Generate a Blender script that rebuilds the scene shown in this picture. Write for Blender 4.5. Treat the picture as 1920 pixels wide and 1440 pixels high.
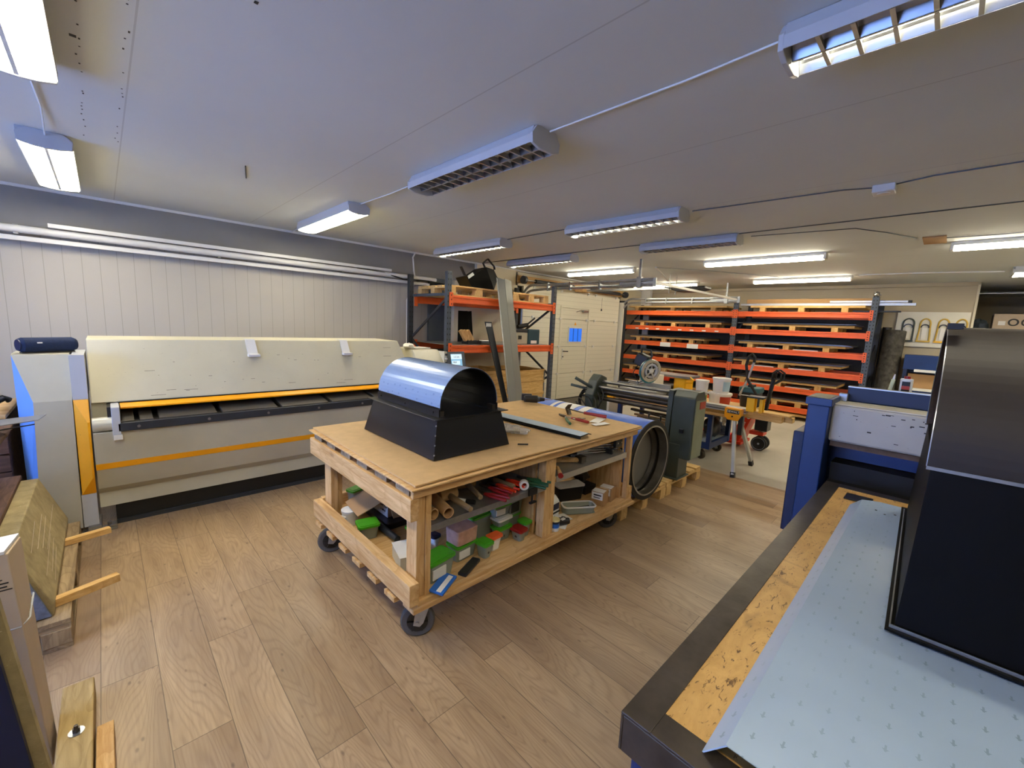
import bpy, math, random
from mathutils import Matrix, Vector, Euler
random.seed(7)
for o in list(bpy.data.objects): bpy.data.objects.remove(o)
S = bpy.context.scene
C = S.collection

# ---------------- camera, daylight, exposure ----------------
H = 1.6
cam = bpy.data.cameras.new('camera'); cam.lens = 787.1/1920*36; cam.sensor_width = 36; cam.clip_start = .02
camo = bpy.data.objects.new('camera', cam); C.objects.link(camo)
RX = Vector((0.7189, -0.6931, 0.0440)); DN = Vector((-0.0675, -0.1329, -0.9888)); FW = Vector((0.6918, 0.7084, -0.1408))
RX.normalize(); FW = (FW - RX*FW.dot(RX)).normalized(); DN = FW.cross(RX)
camo.matrix_world = Matrix(((RX.x, -DN.x, -FW.x, 0), (RX.y, -DN.y, -FW.y, 0), (RX.z, -DN.z, -FW.z, H), (0, 0, 0, 1)))
S.camera = camo
W = bpy.data.worlds.new('sky'); S.world = W; W.use_nodes = True
bg = W.node_tree.nodes['Background']; bg.inputs[0].default_value = (.26, .43, 1, 1); bg.inputs[1].default_value = 11.0
S.view_settings.view_transform = 'Standard'; S.view_settings.look = 'None'; S.view_settings.gamma = 1
S.view_settings.use_curve_mapping = False; S.view_settings.exposure = 0.28
TUBE = 72.0          # fluorescent tube strength
for i, (loc, rot, sx, sy) in enumerate([((-2.95, 2.3, 1.55), (0, -math.pi/2, 0), 1.5, 3.2)]):
    pl = bpy.data.lights.new('window_portal', 'AREA'); pl.shape = 'RECTANGLE'; pl.size = sx; pl.size_y = sy; pl.cycles.is_portal = True
    po = bpy.data.objects.new('window_portal', pl); po.location = loc; po.rotation_euler = rot; C.objects.link(po)

# ---------------- materials ----------------
def lin(c):
    if isinstance(c, str): c = tuple(int(c[i:i+2], 16)/255 for i in (0, 2, 4))
    return tuple(((v+.055)/1.055)**2.4 if v > .04045 else v/12.92 for v in c) + (1,)
class NT:
    def __init__(s, name):
        s.m = bpy.data.materials.new(name); s.m.use_nodes = True
        s.t = s.m.node_tree; s.b = s.t.nodes['Principled BSDF']; s.L = s.t.links.new
    def n(s, t, **k):
        nd = s.t.nodes.new('ShaderNode'+t)
        for a, b in k.items():
            if a.startswith('i_'):
                key = a[2:]; key = int(key) if key.isdigit() else key.replace('_', ' ')
                v = b
                if hasattr(v, 'links') or hasattr(v, 'is_output'): s.L(v, nd.inputs[key])
                else: nd.inputs[key].default_value = v
            else: setattr(nd, a, b)
        return nd
    def math(s, op, a, b=0.0, c=None):
        nd = s.t.nodes.new('ShaderNodeMath'); nd.operation = op
        for i, v in enumerate((a, b) if c is None else (a, b, c)):
            if hasattr(v, 'is_output'): s.L(v, nd.inputs[i])
            else: nd.inputs[i].default_value = v
        return nd.outputs[0]
    def obj(s): return s.n('TexCoord').outputs['Object']
    def mapv(s, vec, scale=(1, 1, 1), loc=(0, 0, 0)):
        m = s.t.nodes.new('ShaderNodeMapping'); s.L(vec, m.inputs[0]); m.inputs['Scale'].default_value = scale; m.inputs['Location'].default_value = loc
        return m.outputs[0]
    def noise(s, vec, scale, detail=3, rough=.5, dist=0):
        m = s.t.nodes.new('ShaderNodeTexNoise'); s.L(vec, m.inputs['Vector']); m.inputs['Scale'].default_value = scale
        m.inputs['Detail'].default_value = detail; m.inputs['Roughness'].default_value = rough; m.inputs['Distortion'].default_value = dist
        return m.outputs['Fac']
    def ramp(s, fac, stops):
        r = s.t.nodes.new('ShaderNodeValToRGB'); s.L(fac, r.inputs[0]); e = r.color_ramp.elements
        while len(e) < len(stops): e.new(.5)
        for k, (p, c) in enumerate(stops):
            e[k].position = p; e[k].color = c if len(c) == 4 and not isinstance(c, str) else lin(c)
        return r.outputs['Color']
    def mix(s, fac, a, b, mode='MIX'):
        m = s.t.nodes.new('ShaderNodeMix'); m.data_type = 'RGBA'; m.blend_type = mode
        for k, v in ((0, fac), (6, a), (7, b)):
            if hasattr(v, 'is_output'): s.L(v, m.inputs[k])
            else: m.inputs[k].default_value = v if not isinstance(v, str) else lin(v)
        return m.outputs[2]
    def color(s, v):
        if hasattr(v, 'is_output'): s.L(v, s.b.inputs['Base Color'])
        else: s.b.inputs['Base Color'].default_value = lin(v)
    def bump(s, h, strength=.2, dist=.01):
        b = s.t.nodes.new('ShaderNodeBump'); s.L(h, b.inputs['Height']); b.inputs['Strength'].default_value = strength; b.inputs['Distance'].default_value = dist
        s.L(b.outputs[0], s.b.inputs['Normal'])
    def set(s, rough=.5, metal=0, spec=.5):
        s.b.inputs['Roughness'].default_value = rough; s.b.inputs['Metallic'].default_value = metal
        s.b.inputs['Specular IOR Level'].default_value = spec; return s.m
def plain(name, col, rough=.5, metal=0, var=.12, scale=6, spec=.5, bump=0, speck=0, speckcol='2a2622'):
    t = NT(name); v = t.obj(); a = lin(col)
    n = t.noise(v, scale, 4, .6)
    lo = tuple(x*(1-var) for x in a[:3])+(1,); hi = tuple(min(1, x*(1+var)) for x in a[:3])+(1,)
    c = t.ramp(n, [(.3, lo), (.7, hi)])
    if speck:
        k = t.noise(t.mapv(v, (1, 1, 3)), 38, 5, .7)
        c = t.mix(t.ramp(k, [(.70-.06*speck, (0, 0, 0, 1)), (.75-.06*speck, (1, 1, 1, 1))]), c, speckcol)
    t.color(c)
    if bump: t.bump(t.noise(v, 60, 3), bump, .004)
    return t.set(rough, metal, spec)
def wood(name, a, b, axis='X', rough=.65, scale=1.0, knots='6b4526', dark=.85):
    """grain running along one object axis, with knots"""
    t = NT(name); v = t.obj()
    s = {'X': (1.2, 14, 14), 'Y': (14, 1.2, 14), 'Z': (14, 14, 1.2)}[axis]
    s2 = {'X': (1.5, 5, 5), 'Y': (5, 1.5, 5), 'Z': (5, 5, 1.5)}[axis]
    rnd = t.n('ObjectInfo').outputs['Random']
    cx = t.n('CombineXYZ'); t.L(t.math('MULTIPLY', rnd, 17.3), cx.inputs[0]); t.L(t.math('MULTIPLY', rnd, 7.1), cx.inputs[1]); t.L(rnd, cx.inputs[2])
    va = t.n('VectorMath', operation='ADD'); t.L(v, va.inputs[0]); t.L(cx.outputs[0], va.inputs[1]); v = va.outputs[0]
    n1 = t.noise(t.mapv(v, tuple(q*scale for q in s)), 2.2, 6, .65, .6)
    n2 = t.noise(t.mapv(v, tuple(q*scale for q in s2)), 1.4, 2, .5)
    rings = t.math('FRACT', t.math('MULTIPLY', n2, 9))
    c = t.ramp(n1, [(.3, b), (.62, a)])
    c = t.mix(t.math('MULTIPLY', t.math('POWER', rings, 3), dark*.6), c, b)
    vo = t.n('TexVoronoi'); t.L(t.mapv(v, tuple(q*.55*scale for q in s2)), vo.inputs['Vector']); vo.inputs['Scale'].default_value = 2.2
    k = t.ramp(vo.outputs['Distance'], [(.05, (1, 1, 1, 1)), (.11, (0, 0, 0, 1))])
    c = t.mix(t.math('MULTIPLY', k, .8), c, knots)
    t.color(c); t.bump(n1, .25, .003)
    return t.set(rough, 0, .3)
M = {}
def defmats():
    W_ = wood
    for ax in 'XYZ':
        M['pine'+ax] = W_('pine_grain_'+ax, 'dfbb84', 'b98c52', ax)
        M['pallet'+ax] = W_('pallet_grain_'+ax, 'e0c187', 'c09a5e', ax, .75)
        M['old'+ax] = W_('weathered_grain_'+ax, 'ab9470', '7a664b', ax, .85)
        M['tan'+ax] = W_('tan_timber_grain_'+ax, 'b59c6a', '8d7546', ax, .8)
        M['dark'+ax] = W_('dark_plank_grain_'+ax, '6d5140', '45332a', ax, .8)
        M['rackwood'+ax] = W_('rack_board_grain_'+ax, 'e3bf7f', 'bf9250', ax, .7)
    M['white_metal'] = plain('white_enamel', 'dcdcd8', .35, 0, .03)
    M['machine'] = plain('machine_grey_beige', 'c6c1a8', .33, 0, .05, 3, .5, 0, .55, '5b554a')
    M['machine_d'] = plain('machine_grey_dull', 'b5b09a', .42, 0, .06, 3, .5, .05)
    M['machine_g'] = plain('machine_pale_grey', 'b9bcc0', .3, 0, .04, 3)
    M['yellow'] = plain('machine_yellow', 'f5a60a', .4, 0, .05, 5, .5, 0, .5, '3b2a10')
    M['black'] = plain('black_powder_coat', '17181b', .3, 0, .1, 5)
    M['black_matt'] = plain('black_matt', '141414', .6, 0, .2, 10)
    M['black_sheet'] = plain('black_coated_sheet', '060606', .5, .0, .1, 2, .12)
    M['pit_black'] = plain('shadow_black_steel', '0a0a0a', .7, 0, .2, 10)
    M['rubber'] = plain('grey_rubber', '55534f', .75, 0, .1, 20)
    M['rubber_b'] = plain('black_rubber', '1e1d1c', .7, 0, .1, 20)
    M['plastic_b'] = plain('black_plastic', '1a1b1d', .42, 0, .1, 20)
    M['galv'] = plain('galvanised_steel', 'a9adb0', .32, .85, .12, 25)
    M['steel'] = plain('bare_steel', '8d8a84', .3, .9, .15, 12)
    M['chrome'] = plain('bright_steel', 'c9c7c2', .16, 1, .05, 12)
    M['dirty_steel'] = plain('oily_dark_steel', '4b443c', .38, .6, .35, 9, .5, .1)
    M['alu'] = plain('aluminium', 'c4c4c0', .35, .8, .05, 12)
    M['orange'] = plain('rack_orange', 'e8652a', .42, 0, .06, 8, .5, 0, .35, 'c9b9a5')
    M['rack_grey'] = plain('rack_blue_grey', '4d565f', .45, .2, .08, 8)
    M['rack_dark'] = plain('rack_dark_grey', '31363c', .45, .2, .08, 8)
    M['blue'] = plain('machine_blue', '0d2b60', .4, 0, .12, 6, .5, .05, .5, '23262e')
    M['navy'] = plain('dark_navy_paint', '0a1a3e', .45, 0, .1, 6)
    M['film_blue'] = plain('blue_protective_film', '3f6fd0', .38, 0, .06, 4)
    M['green_m'] = plain('machine_green', '3c443c', .4, 0, .12, 6, .5, .05, .4, '1f2420')
    M['green_l'] = plain('pale_and_lit_green', '737c64', .4, 0, .12, 6, .5, .05, .4, '2a3029')
    M['card'] = plain('brown_cardboard', 'b08a5d', .85, 0, .07, 4)
    M['card_w'] = plain('white_cardboard', 'dedbd2', .8, 0, .04, 4)
    M['card_p'] = plain('pale_cardboard', 'bba88f', .85, 0, .07, 4)
    M['paper'] = plain('white_paper', 'e9e7e0', .85, 0, .02, 4)
    M['red'] = plain('red_grip', '931b1b', .35, 0, .05)
    M['red_o'] = plain('orange_red_paint', 'e23d1c', .35, 0, .05)
    M['orange_p'] = plain('orange_plastic', 'e8622a', .4, 0, .05)
    M['green_p'] = plain('green_grip', '24583a', .4, 0, .05)
    M['lid_green'] = plain('bright_green_lid', '46a01c', .4, 0, .1, 30, .5, 0, 1.0, '1f5a12')
    M['white_p'] = plain('white_plastic', 'e4e3dd', .4, 0, .03)
    M['teal'] = plain('teal_plastic', '0d7f86', .4, 0, .05)
    M['yellow_p'] = plain('yellow_plastic', 'f2bb18', .4, 0, .05)
    M['lime_p'] = plain('lime_label', '93c11f', .5, 0, .05)
    M['blue_p'] = plain('blue_label', '2264b8', .45, 0, .05)
    M['pale_blue_p'] = plain('pale_blue_label', 'a9c9d8', .5, 0, .05)
    M['brick_p'] = plain('brick_red_label', 'b2391f', .5, 0, .05)
    M['ink'] = plain('dark_print', '1c1c1c', .6, 0, 0)
    M['ivory'] = plain('pale_wall_paint', 'd6cdb4', .7, 0, .04, 2)
    M['felt'] = plain('grey_blue_felt', '6d7482', .95, 0, .25, 40, .1, .4)
    M['roll_felt'] = plain('dark_carpet_back', '4c4a44', .95, 0, .45, 14, .1, .4)
    M['foil'] = plain('crumpled_foil', 'b9b9b9', .25, .9, .2, 30, .5, .8)
    M['door_white'] = plain('door_panel_white', 'dedac8', .5, 0, .02, 2)
    M['sheet_black'] = plain('stacked_black_sheet', '24262a', .3, .3, .15, 2)
    M['sheet_grey'] = plain('stacked_grey_sheet', '9a9da0', .3, .8, .1, 2)
    # transparent boxes
    t = NT('smoky_clear_plastic'); t.color('aab3a6'); t.b.inputs['Alpha'].default_value = .62; M['clear'] = t.set(.25)
    t = NT('clear_bag_plastic'); t.color('c9cdd0'); t.b.inputs['Alpha'].default_value = .45; t.bump(t.noise(t.obj(), 30, 3), .6, .01); M['bag'] = t.set(.2)
    t = NT('window_glass'); t.color('ffffff'); t.b.inputs['Transmission Weight'].default_value = 1; t.b.inputs['IOR'].default_value = 1.02; M['glass'] = t.set(.0)
    # emitters
    def emit(name, col, st):
        t = NT(name); t.color('ffffff' if st > 5 else '060606'); t.b.inputs['Emission Color'].default_value = lin(col); t.b.inputs['Emission Strength'].default_value = st; return t.set(.4)
    M['tube'] = emit('lit_tube', 'fff3d6', TUBE); M['tube_off'] = plain('unlit_tube', 'd6d6d2', .3, 0, .0)
    M['diff'] = emit('lit_diffuser', 'fff3d6', TUBE*.42)
    M['screen'] = emit('lit_screen', '8fc8ea', .75); M['screen_w'] = emit('lit_screen_pale', 'd9eef8', .9)
    M['sky_pane'] = emit('daylight_pane', '2878f0', .85)
defmats()

def floormat():
    t = NT('oak_vinyl_planks'); v = t.obj(); sp = t.n('SeparateXYZ'); t.L(v, sp.inputs[0])
    PW, PL = .188, 1.25
    u = t.math('DIVIDE', t.math('SUBTRACT', sp.outputs[0], .08), PW); row = t.math('FLOOR', u); fu = t.math('FRACT', u)
    wn = t.n('TexWhiteNoise', noise_dimensions='1D'); t.L(row, wn.inputs['W'])
    vv = t.math('ADD', t.math('DIVIDE', sp.outputs[1], PL), wn.outputs['Value']); col = t.math('FLOOR', vv); fv = t.math('FRACT', vv)
    cid = t.n('CombineXYZ'); t.L(row, cid.inputs[0]); t.L(col, cid.inputs[1])
    w2 = t.n('TexWhiteNoise', noise_dimensions='2D'); t.L(cid.outputs[0], w2.inputs['Vector']); r = w2.outputs['Value']
    # growth rings: contour lines of a stretched noise field, different on every plank
    cc = t.n('CombineXYZ'); t.L(t.math('MULTIPLY', sp.outputs[0], 6.5), cc.inputs[0]); t.L(t.math('MULTIPLY', sp.outputs[1], 1.05), cc.inputs[1]); t.L(t.math('MULTIPLY', r, 40), cc.inputs[2])
    n = t.noise(cc.outputs[0], 1.0, 1.6, .4, .3)
    ring = t.math('SINE', t.math('MULTIPLY', n, 170.0))
    ring = t.math('POWER', t.math('ADD', t.math('MULTIPLY', ring, .5), .5), 3.5)
    cf = t.n('CombineXYZ'); t.L(t.math('MULTIPLY', sp.outputs[0], 130), cf.inputs[0]); t.L(t.math('MULTIPLY', sp.outputs[1], 7), cf.inputs[1]); t.L(r, cf.inputs[2])
    fib = t.noise(cf.outputs[0], 1, 4, .6)
    base = t.ramp(r, [(0, '967d60'), (.3, 'aa906e'), (.7, 'b69c79'), (1, 'a58c6a')])
    br = t.ramp(n, [(.3, (.74, .72, .72, 1)), (.55, (1.0, 1, 1, 1)), (.75, (.82, .80, .78, 1))])
    c = t.mix(1.0, base, br, 'MULTIPLY')
    c = t.mix(t.math('MULTIPLY', ring, .26), c, '6a5038')
    c = t.mix(t.math('MULTIPLY', t.ramp(fib, [(.35, (1, 1, 1, 1)), (.6, (0, 0, 0, 1))]), .28), c, '7a5d42')
    kv = t.n('TexVoronoi'); kc = t.n('CombineXYZ'); t.L(t.math('MULTIPLY', sp.outputs[0], 3.2), kc.inputs[0]); t.L(t.math('MULTIPLY', sp.outputs[1], 1.5), kc.inputs[1]); t.L(t.math('MULTIPLY', r, 9), kc.inputs[2]); t.L(kc.outputs[0], kv.inputs['Vector'])
    c = t.mix(t.math('MULTIPLY', t.ramp(kv.outputs['Distance'], [(.04, (1, 1, 1, 1)), (.12, (0, 0, 0, 1))]), .55), c, '4b3829')
    ex = t.math('MINIMUM', fu, t.math('SUBTRACT', 1, fu)); ey = t.math('MULTIPLY', t.math('MINIMUM', fv, t.math('SUBTRACT', 1, fv)), PL/PW)
    seam = t.math('LESS_THAN', t.math('MINIMUM', ex, ey), .009)
    c = t.mix(t.math('MULTIPLY', seam, .6), c, '3e2f22')
    t.color(c); t.bump(fib, .06, .002)
    return t.set(.36, 0, .45)
def concrete(name, a, b, rough=.6):
    t = NT(name); v = t.obj(); n = t.noise(v, .9, 6, .6); n2 = t.noise(t.mapv(v, (1, 3, 1)), 5, 5, .7)
    c = t.ramp(n, [(.35, b), (.65, a)]); c = t.mix(t.math('MULTIPLY', n2, .3), c, b); t.color(c); t.bump(n2, .05, .003); return t.set(rough)
def grooved(name, col, axis, pitch, off, width=.008, dark='55524b', var=.04, rough=.6, strength=.75):
    t = NT(name); v = t.obj(); sp = t.n('SeparateXYZ'); t.L(v, sp.inputs[0])
    a = lin(col); n = t.noise(v, 1.2, 5, .6)
    c = t.ramp(n, [(.3, tuple(x*(1-var) for x in a[:3])+(1,)), (.7, tuple(x*(1+var) for x in a[:3])+(1,))])
    f = t.math('FRACT', t.math('DIVIDE', t.math('SUBTRACT', sp.outputs[axis], off), pitch))
    g = t.math('LESS_THAN', t.math('MINIMUM', f, t.math('SUBTRACT', 1, f)), width/pitch/2)
    c = t.mix(t.math('MULTIPLY', g, strength), c, dark); t.color(c); t.bump(t.math('SUBTRACT', t.noise(v, 90, 2), t.math('MULTIPLY', g, 3)), .12, .003)
    return t.set(rough)

# ---------------- geometry helpers ----------------
class G:
    def __init__(s, m=None, w0=False): s.v = []; s.f = []; s.m = m or Matrix(); s.w0 = w0
    def add(s, vs, fs):
        b = len(s.v); s.v += [s.m @ Vector(p) for p in vs]; s.f += [tuple(b+i for i in f) for f in fs]; return s
    def box(s, x0, x1, y0, y1, z0, z1):
        if x0 > x1: x0, x1 = x1, x0
        if y0 > y1: y0, y1 = y1, y0
        if z0 > z1: z0, z1 = z1, z0
        return s.add([(x0, y0, z0), (x1, y0, z0), (x1, y1, z0), (x0, y1, z0), (x0, y0, z1), (x1, y0, z1), (x1, y1, z1), (x0, y1, z1)],
                     [(0, 3, 2, 1), (4, 5, 6, 7), (0, 1, 5, 4), (1, 2, 6, 5), (2, 3, 7, 6), (3, 0, 4, 7)])
    def hexa(s, lo, hi):   # two quads of points
        return s.add(list(lo)+list(hi), [(0, 3, 2, 1), (4, 5, 6, 7), (0, 1, 5, 4), (1, 2, 6, 5), (2, 3, 7, 6), (3, 0, 4, 7)])
    def bar(s, p, q, w, h, up=(0, 0, 1)):  # rectangular bar from p to q
        p = Vector(p); q = Vector(q); d = (q-p).normalized(); u = Vector(up)
        if abs(d.dot(u)) > .95: u = Vector((1, 0, 0))
        a = d.cross(u).normalized()*w/2; b = a.cross(d).normalized()*h/2
        return s.hexa([p-a-b, p+a-b, p+a+b, p-a+b], [q-a-b, q+a-b, q+a+b, q-a+b])
    def cyl(s, p, q, r, r2=None, n=20, cap=True, hollow=0):
        p = Vector(p); q = Vector(q); r2 = r if r2 is None else r2; d = (q-p).normalized()
        u = Vector((0, 0, 1)) if abs(d.z) < .9 else Vector((1, 0, 0)); a = d.cross(u).normalized(); b = a.cross(d).normalized()
        ring = lambda c, rr: [c+(a*math.cos(2*math.pi*k/n)+b*math.sin(2*math.pi*k/n))*rr for k in range(n)]
        vs = ring(p, r)+ring(q, r2); fs = [(k, (k+1) % n, n+(k+1) % n, n+k) for k in range(n)]
        if hollow:
            vs += ring(p, r-hollow)+ring(q, r2-hollow)
            fs += [(2*n+(k+1) % n, 2*n+k, 3*n+k, 3*n+(k+1) % n) for k in range(n)]
            fs += [((k+1) % n, k, 2*n+k, 2*n+(k+1) % n) for k in range(n)]
            fs += [(n+k, n+(k+1) % n, 3*n+(k+1) % n, 3*n+k) for k in range(n)]
        elif cap: fs += [tuple(range(n-1, -1, -1)), tuple(range(n, 2*n))]
        return s.add(vs, fs)
    def tube(s, pts, r, n=8, closed=False):
        pts = [Vector(p) for p in pts]; N = len(pts); vs = []; a = None
        for i, p in enumerate(pts):
            d = (pts[(i+1) % N]-pts[i-1]) if (closed or 0 < i < N-1) else (pts[1]-pts[0] if i == 0 else pts[-1]-pts[-2]); d.normalize()
            if a is None: a = d.cross(Vector((0, 0, 1)) if abs(d.z) < .9 else Vector((1, 0, 0))).normalized()
            else: a = (a-d*a.dot(d)).normalized()
            b = d.cross(a); rr = r[i] if isinstance(r, (list, tuple)) else r
            vs += [p+(a*math.cos(2*math.pi*k/n)+b*math.sin(2*math.pi*k/n))*rr for k in range(n)]
        fs = [(i*n+k, i*n+(k+1) % n, (i+1) % N*n+(k+1) % n, (i+1) % N*n+k) for i in range(N if closed else N-1) for k in range(n)]
        if not closed: fs += [tuple(range(n-1, -1, -1)), tuple(range((N-1)*n, N*n))]
        return s.add(vs, fs)
    def prism(s, pts, axis, a, b):  # 2D outline extruded along an axis; outline coordinates are the two other axes in order
        def P(p, t): return {'x': (t, p[0], p[1]), 'y': (p[0], t, p[1]), 'z': (p[0], p[1], t)}[axis]
        n = len(pts); vs = [P(p, a) for p in pts]+[P(p, b) for p in pts]
        return s.add(vs, [tuple(range(n-1, -1, -1)), tuple(range(n, 2*n))]+[(k, (k+1) % n, n+(k+1) % n, n+k) for k in range(n)])
    def shell(s, pts, axis, a, b, t):  # open 2D path with thickness t extruded along an axis
        P2 = [Vector(p) for p in pts]; off = []
        for i, p in enumerate(P2):
            d1 = (P2[i]-P2[i-1]).normalized() if i > 0 else (P2[1]-P2[0]).normalized()
            d2 = (P2[i+1]-P2[i]).normalized() if i < len(P2)-1 else d1
            nrm = Vector((-(d1+d2).y, (d1+d2).x)).normalized(); off.append(p+nrm*t/max(.5, nrm.dot(Vector((-d1.y, d1.x)))))
        def P(p, q): return {'x': (q, p[0], p[1]), 'y': (p[0], q, p[1]), 'z': (p[0], p[1], q)}[axis]
        for i in range(len(P2)-1):
            s.hexa([P(P2[i], a), P(P2[i+1], a), P(off[i+1], a), P(off[i], a)], [P(P2[i], b), P(P2[i+1], b), P(off[i+1], b), P(off[i], b)])
        return s
    def rev(s, prof, c, n=28):   # profile (r,z) turned about a vertical axis at c
        c = Vector(c); m = len(prof); vs = [c+Vector((r*math.cos(2*math.pi*k/n), r*math.sin(2*math.pi*k/n), z)) for (r, z) in prof for k in range(n)]
        fs = [(i*n+k, i*n+(k+1) % n, (i+1)*n+(k+1) % n, (i+1)*n+k) for i in range(m-1) for k in range(n)]
        if prof[0][0] > 1e-4: fs.append(tuple(range(n-1, -1, -1)))
        if prof[-1][0] > 1e-4: fs.append(tuple(range((m-1)*n, m*n)))
        return s.add(vs, fs)
    def rbox(s, x0, x1, y0, y1, z0, z1, r=.02, taper=0, n=4):  # box with rounded vertical corners, sides tapering inwards to the bottom
        def loop(z, t):
            a0, a1, b0, b1 = x0+t, x1-t, y0+t, y1-t; out = []
            for cx, cy, a in ((a1-r, b1-r, 0), (a0+r, b1-r, 90), (a0+r, b0+r, 180), (a1-r, b0+r, 270)):
                for k in range(n+1):
                    th = math.radians(a+90*k/n); out.append((cx+r*math.cos(th), cy+r*math.sin(th), z))
            return out
        lo = loop(z0, taper); hi = loop(z1, 0); N = len(lo)
        return s.add(lo+hi, [tuple(range(N-1, -1, -1)), tuple(range(N, 2*N))]+[(k, (k+1) % N, N+(k+1) % N, N+k) for k in range(N)])
    def build(s, name, mat, parent=None, smooth=35, bev=0):
        me = bpy.data.meshes.new(name)
        if parent is not None: inv = pm(parent).inverted(); base = None; vs = [inv @ v for v in s.v]; loc = Vector((0, 0, 0))
        else:
            lo = Vector([min(v[i] for v in s.v) for i in range(3)]); hi = Vector([max(v[i] for v in s.v) for i in range(3)])
            loc = Vector((0, 0, 0)) if s.w0 else Vector(((lo.x+hi.x)/2, (lo.y+hi.y)/2, lo.z)); vs = [v-loc for v in s.v]
        me.from_pydata(vs, [], s.f); me.update()
        me.materials.append(M[mat] if isinstance(mat, str) else mat)
        o = bpy.data.objects.new(name, me); C.objects.link(o); o.location = loc
        if parent is not None: o.parent = parent
        if smooth: me.shade_smooth(); me.set_sharp_from_angle(angle=math.radians(smooth))
        if bev:
            b = o.modifiers.new('edge', 'BEVEL'); b.width = bev; b.segments = 2; b.limit_method = 'ANGLE'; b.angle_limit = math.radians(40); b.harden_normals = False
        return o
def pm(o):
    m = Matrix.Translation(o.location) @ o.rotation_euler.to_matrix().to_4x4()
    return pm(o.parent) @ m if o.parent else m
def tag(o, label=None, cat=None, group=None, kind=None):
    if label: o['label'] = label
    if cat: o['category'] = cat
    if group: o['group'] = group
    if kind: o['kind'] = kind
    return o
def thing(name, label, cat, loc=(0, 0, 0), rz=0, group=None):
    o = bpy.data.objects.new(name, None); o.empty_display_size = .1; C.objects.link(o); o.location = loc; o.rotation_euler = (0, 0, rz)
    return tag(o, label, cat, group)
def dup(o, loc=None, rz=None, label=None, group=None, parent=None):
    kids = [c for c in bpy.data.objects if c.parent == o]
    c = o.copy(); C.objects.link(c)
    if parent is not None: c.parent = parent
    if loc is not None: c.location = loc
    if rz is not None: c.rotation_euler = (0, 0, rz)
    if label: c['label'] = label
    if group: c['group'] = group
    for k in kids: dup(k, parent=c)
    return c
def struct(name, g, mat, smooth=0):
    g.w0 = True; return tag(g.build(name, mat, None, smooth), kind='structure')
def single(name, g, mat, label, cat, group=None, bev=0, smooth=35): return tag(g.build(name, mat, None, smooth, bev), label, cat, group)
def at(o_, rz=0, rx=0, ry=0): return Matrix.Translation(o_) @ Euler((rx, ry, rz)).to_matrix().to_4x4()
def text(name, body, size, m, mat, parent, depth=.001, align='CENTER'):
    cu = bpy.data.curves.new(name, 'FONT'); cu.body = body; cu.size = size; cu.extrude = depth; cu.align_x = align; cu.align_y = 'CENTER'
    tmp = bpy.data.objects.new('tmp', cu); C.objects.link(tmp); bpy.context.view_layer.update()
    me = bpy.data.meshes.new_from_object(tmp.evaluated_get(bpy.context.evaluated_depsgraph_get())); bpy.data.objects.remove(tmp)
    me.materials.clear(); me.materials.append(M[mat]); me.name = name
    o = bpy.data.objects.new(name, me); C.objects.link(o); o.parent = parent
    o.matrix_local = pm(parent).inverted() @ m
    return o
# orientation matrices for lettering: facing -x (reads towards -y), facing -y (reads towards +x), flat on top
def face_mx(p, tilt=0): return Matrix.Translation(p) @ Matrix(((0, 0, -1, 0), (-1, 0, 0, 0), (0, 1, 0, 0), (0, 0, 0, 1)))
def face_my(p): return Matrix.Translation(p) @ Matrix(((1, 0, 0, 0), (0, 0, -1, 0), (0, 1, 0, 0), (0, 0, 0, 1)))
# ================= the room =================
CZ = 2.64
M['floor'] = floormat(); M['conc'] = concrete('worn_concrete', 'c2bcae', 'a8a293'); M['conc_d'] = concrete('dark_ramp', '5a5448', '4a453b')
M['ceil'] = grooved('painted_ceiling_boards', 'cfd3d1', 0, 1.16, 1.32, .007, '6d6862', .03, .8, .28)
M['wallL'] = grooved('vertical_wall_boards', 'b6b1a6', 0, .128, .02, .006, '8f897c', .03, .6, .55)
M['band'] = plain('grey_wall_band', '85837f', .7, 0, .05, 2)
M['wallR'] = plain('beige_wall_board', 'b3a78e', .75, 0, .05, 1.5)
struct('floor', G().box(-3, 5.03, -4, 6.1, -.1, 0), 'floor')
o = struct('floor_concrete', G().box(5.03, 14, -4, 6.1, -.1, -.003), 'conc')
struct('floor_ramp', G().box(5.6, 9.3, 4.6, 5.98, -.002, .004), 'conc_d')
struct('ceiling', G().box(-3.1, 14.1, -4.1, 6.2, CZ, CZ+.1), 'ceil')
struct('wall_left', G().box(-3, 10.7, 6.0, 6.1, 0, CZ), 'wallL')
struct('trim_1', G().box(-3, 10.6, 5.93, 6.0, 2.28, CZ), 'band')             # flat band under the ceiling
struct('trim_2', G().box(-3, 10.6, 5.91, 5.93, 2.615, CZ), 'white_metal')
struct('wall_right', G().box(10.6, 10.7, -.21, 6.1, 0, CZ).box(10.6, 10.7, -.25, -.21, 0, CZ), 'wallR')
struct('wall_back', G().box(14, 14.1, -4, 6.1, 0, CZ), 'wallR')
struct('trim_3', G().box(10.52, 10.6, -.21, 6.0, 2.58, CZ), 'wallR')
struct('trim_4', G().box(10.575, 10.605, -.25, -.22, 0, 2.6), 'ivory')
struct('wall_side', G().box(-3, 14, -4.1, -4, 0, CZ), 'wallR')
struct('wall_store', G().box(10.7, 14, .3, .4, 0, CZ), 'black_matt')  # coloured black for the darkness of the unlit store room
wr = G().box(-3.1, -3, -4, .5, 0, CZ).box(-3.1, -3, 4.1, 6.1, 0, CZ).box(-3.1, -3, .5, 4.1, 0, .8).box(-3.1, -3, .5, 4.1, 2.3, CZ)
struct('wall_rear', wr, 'wallR')
wf = G()
for y in (.5, 1.68, 2.86, 4.04): wf.box(-3.08, -3.0, y, y+.06, .8, 2.3)
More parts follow.
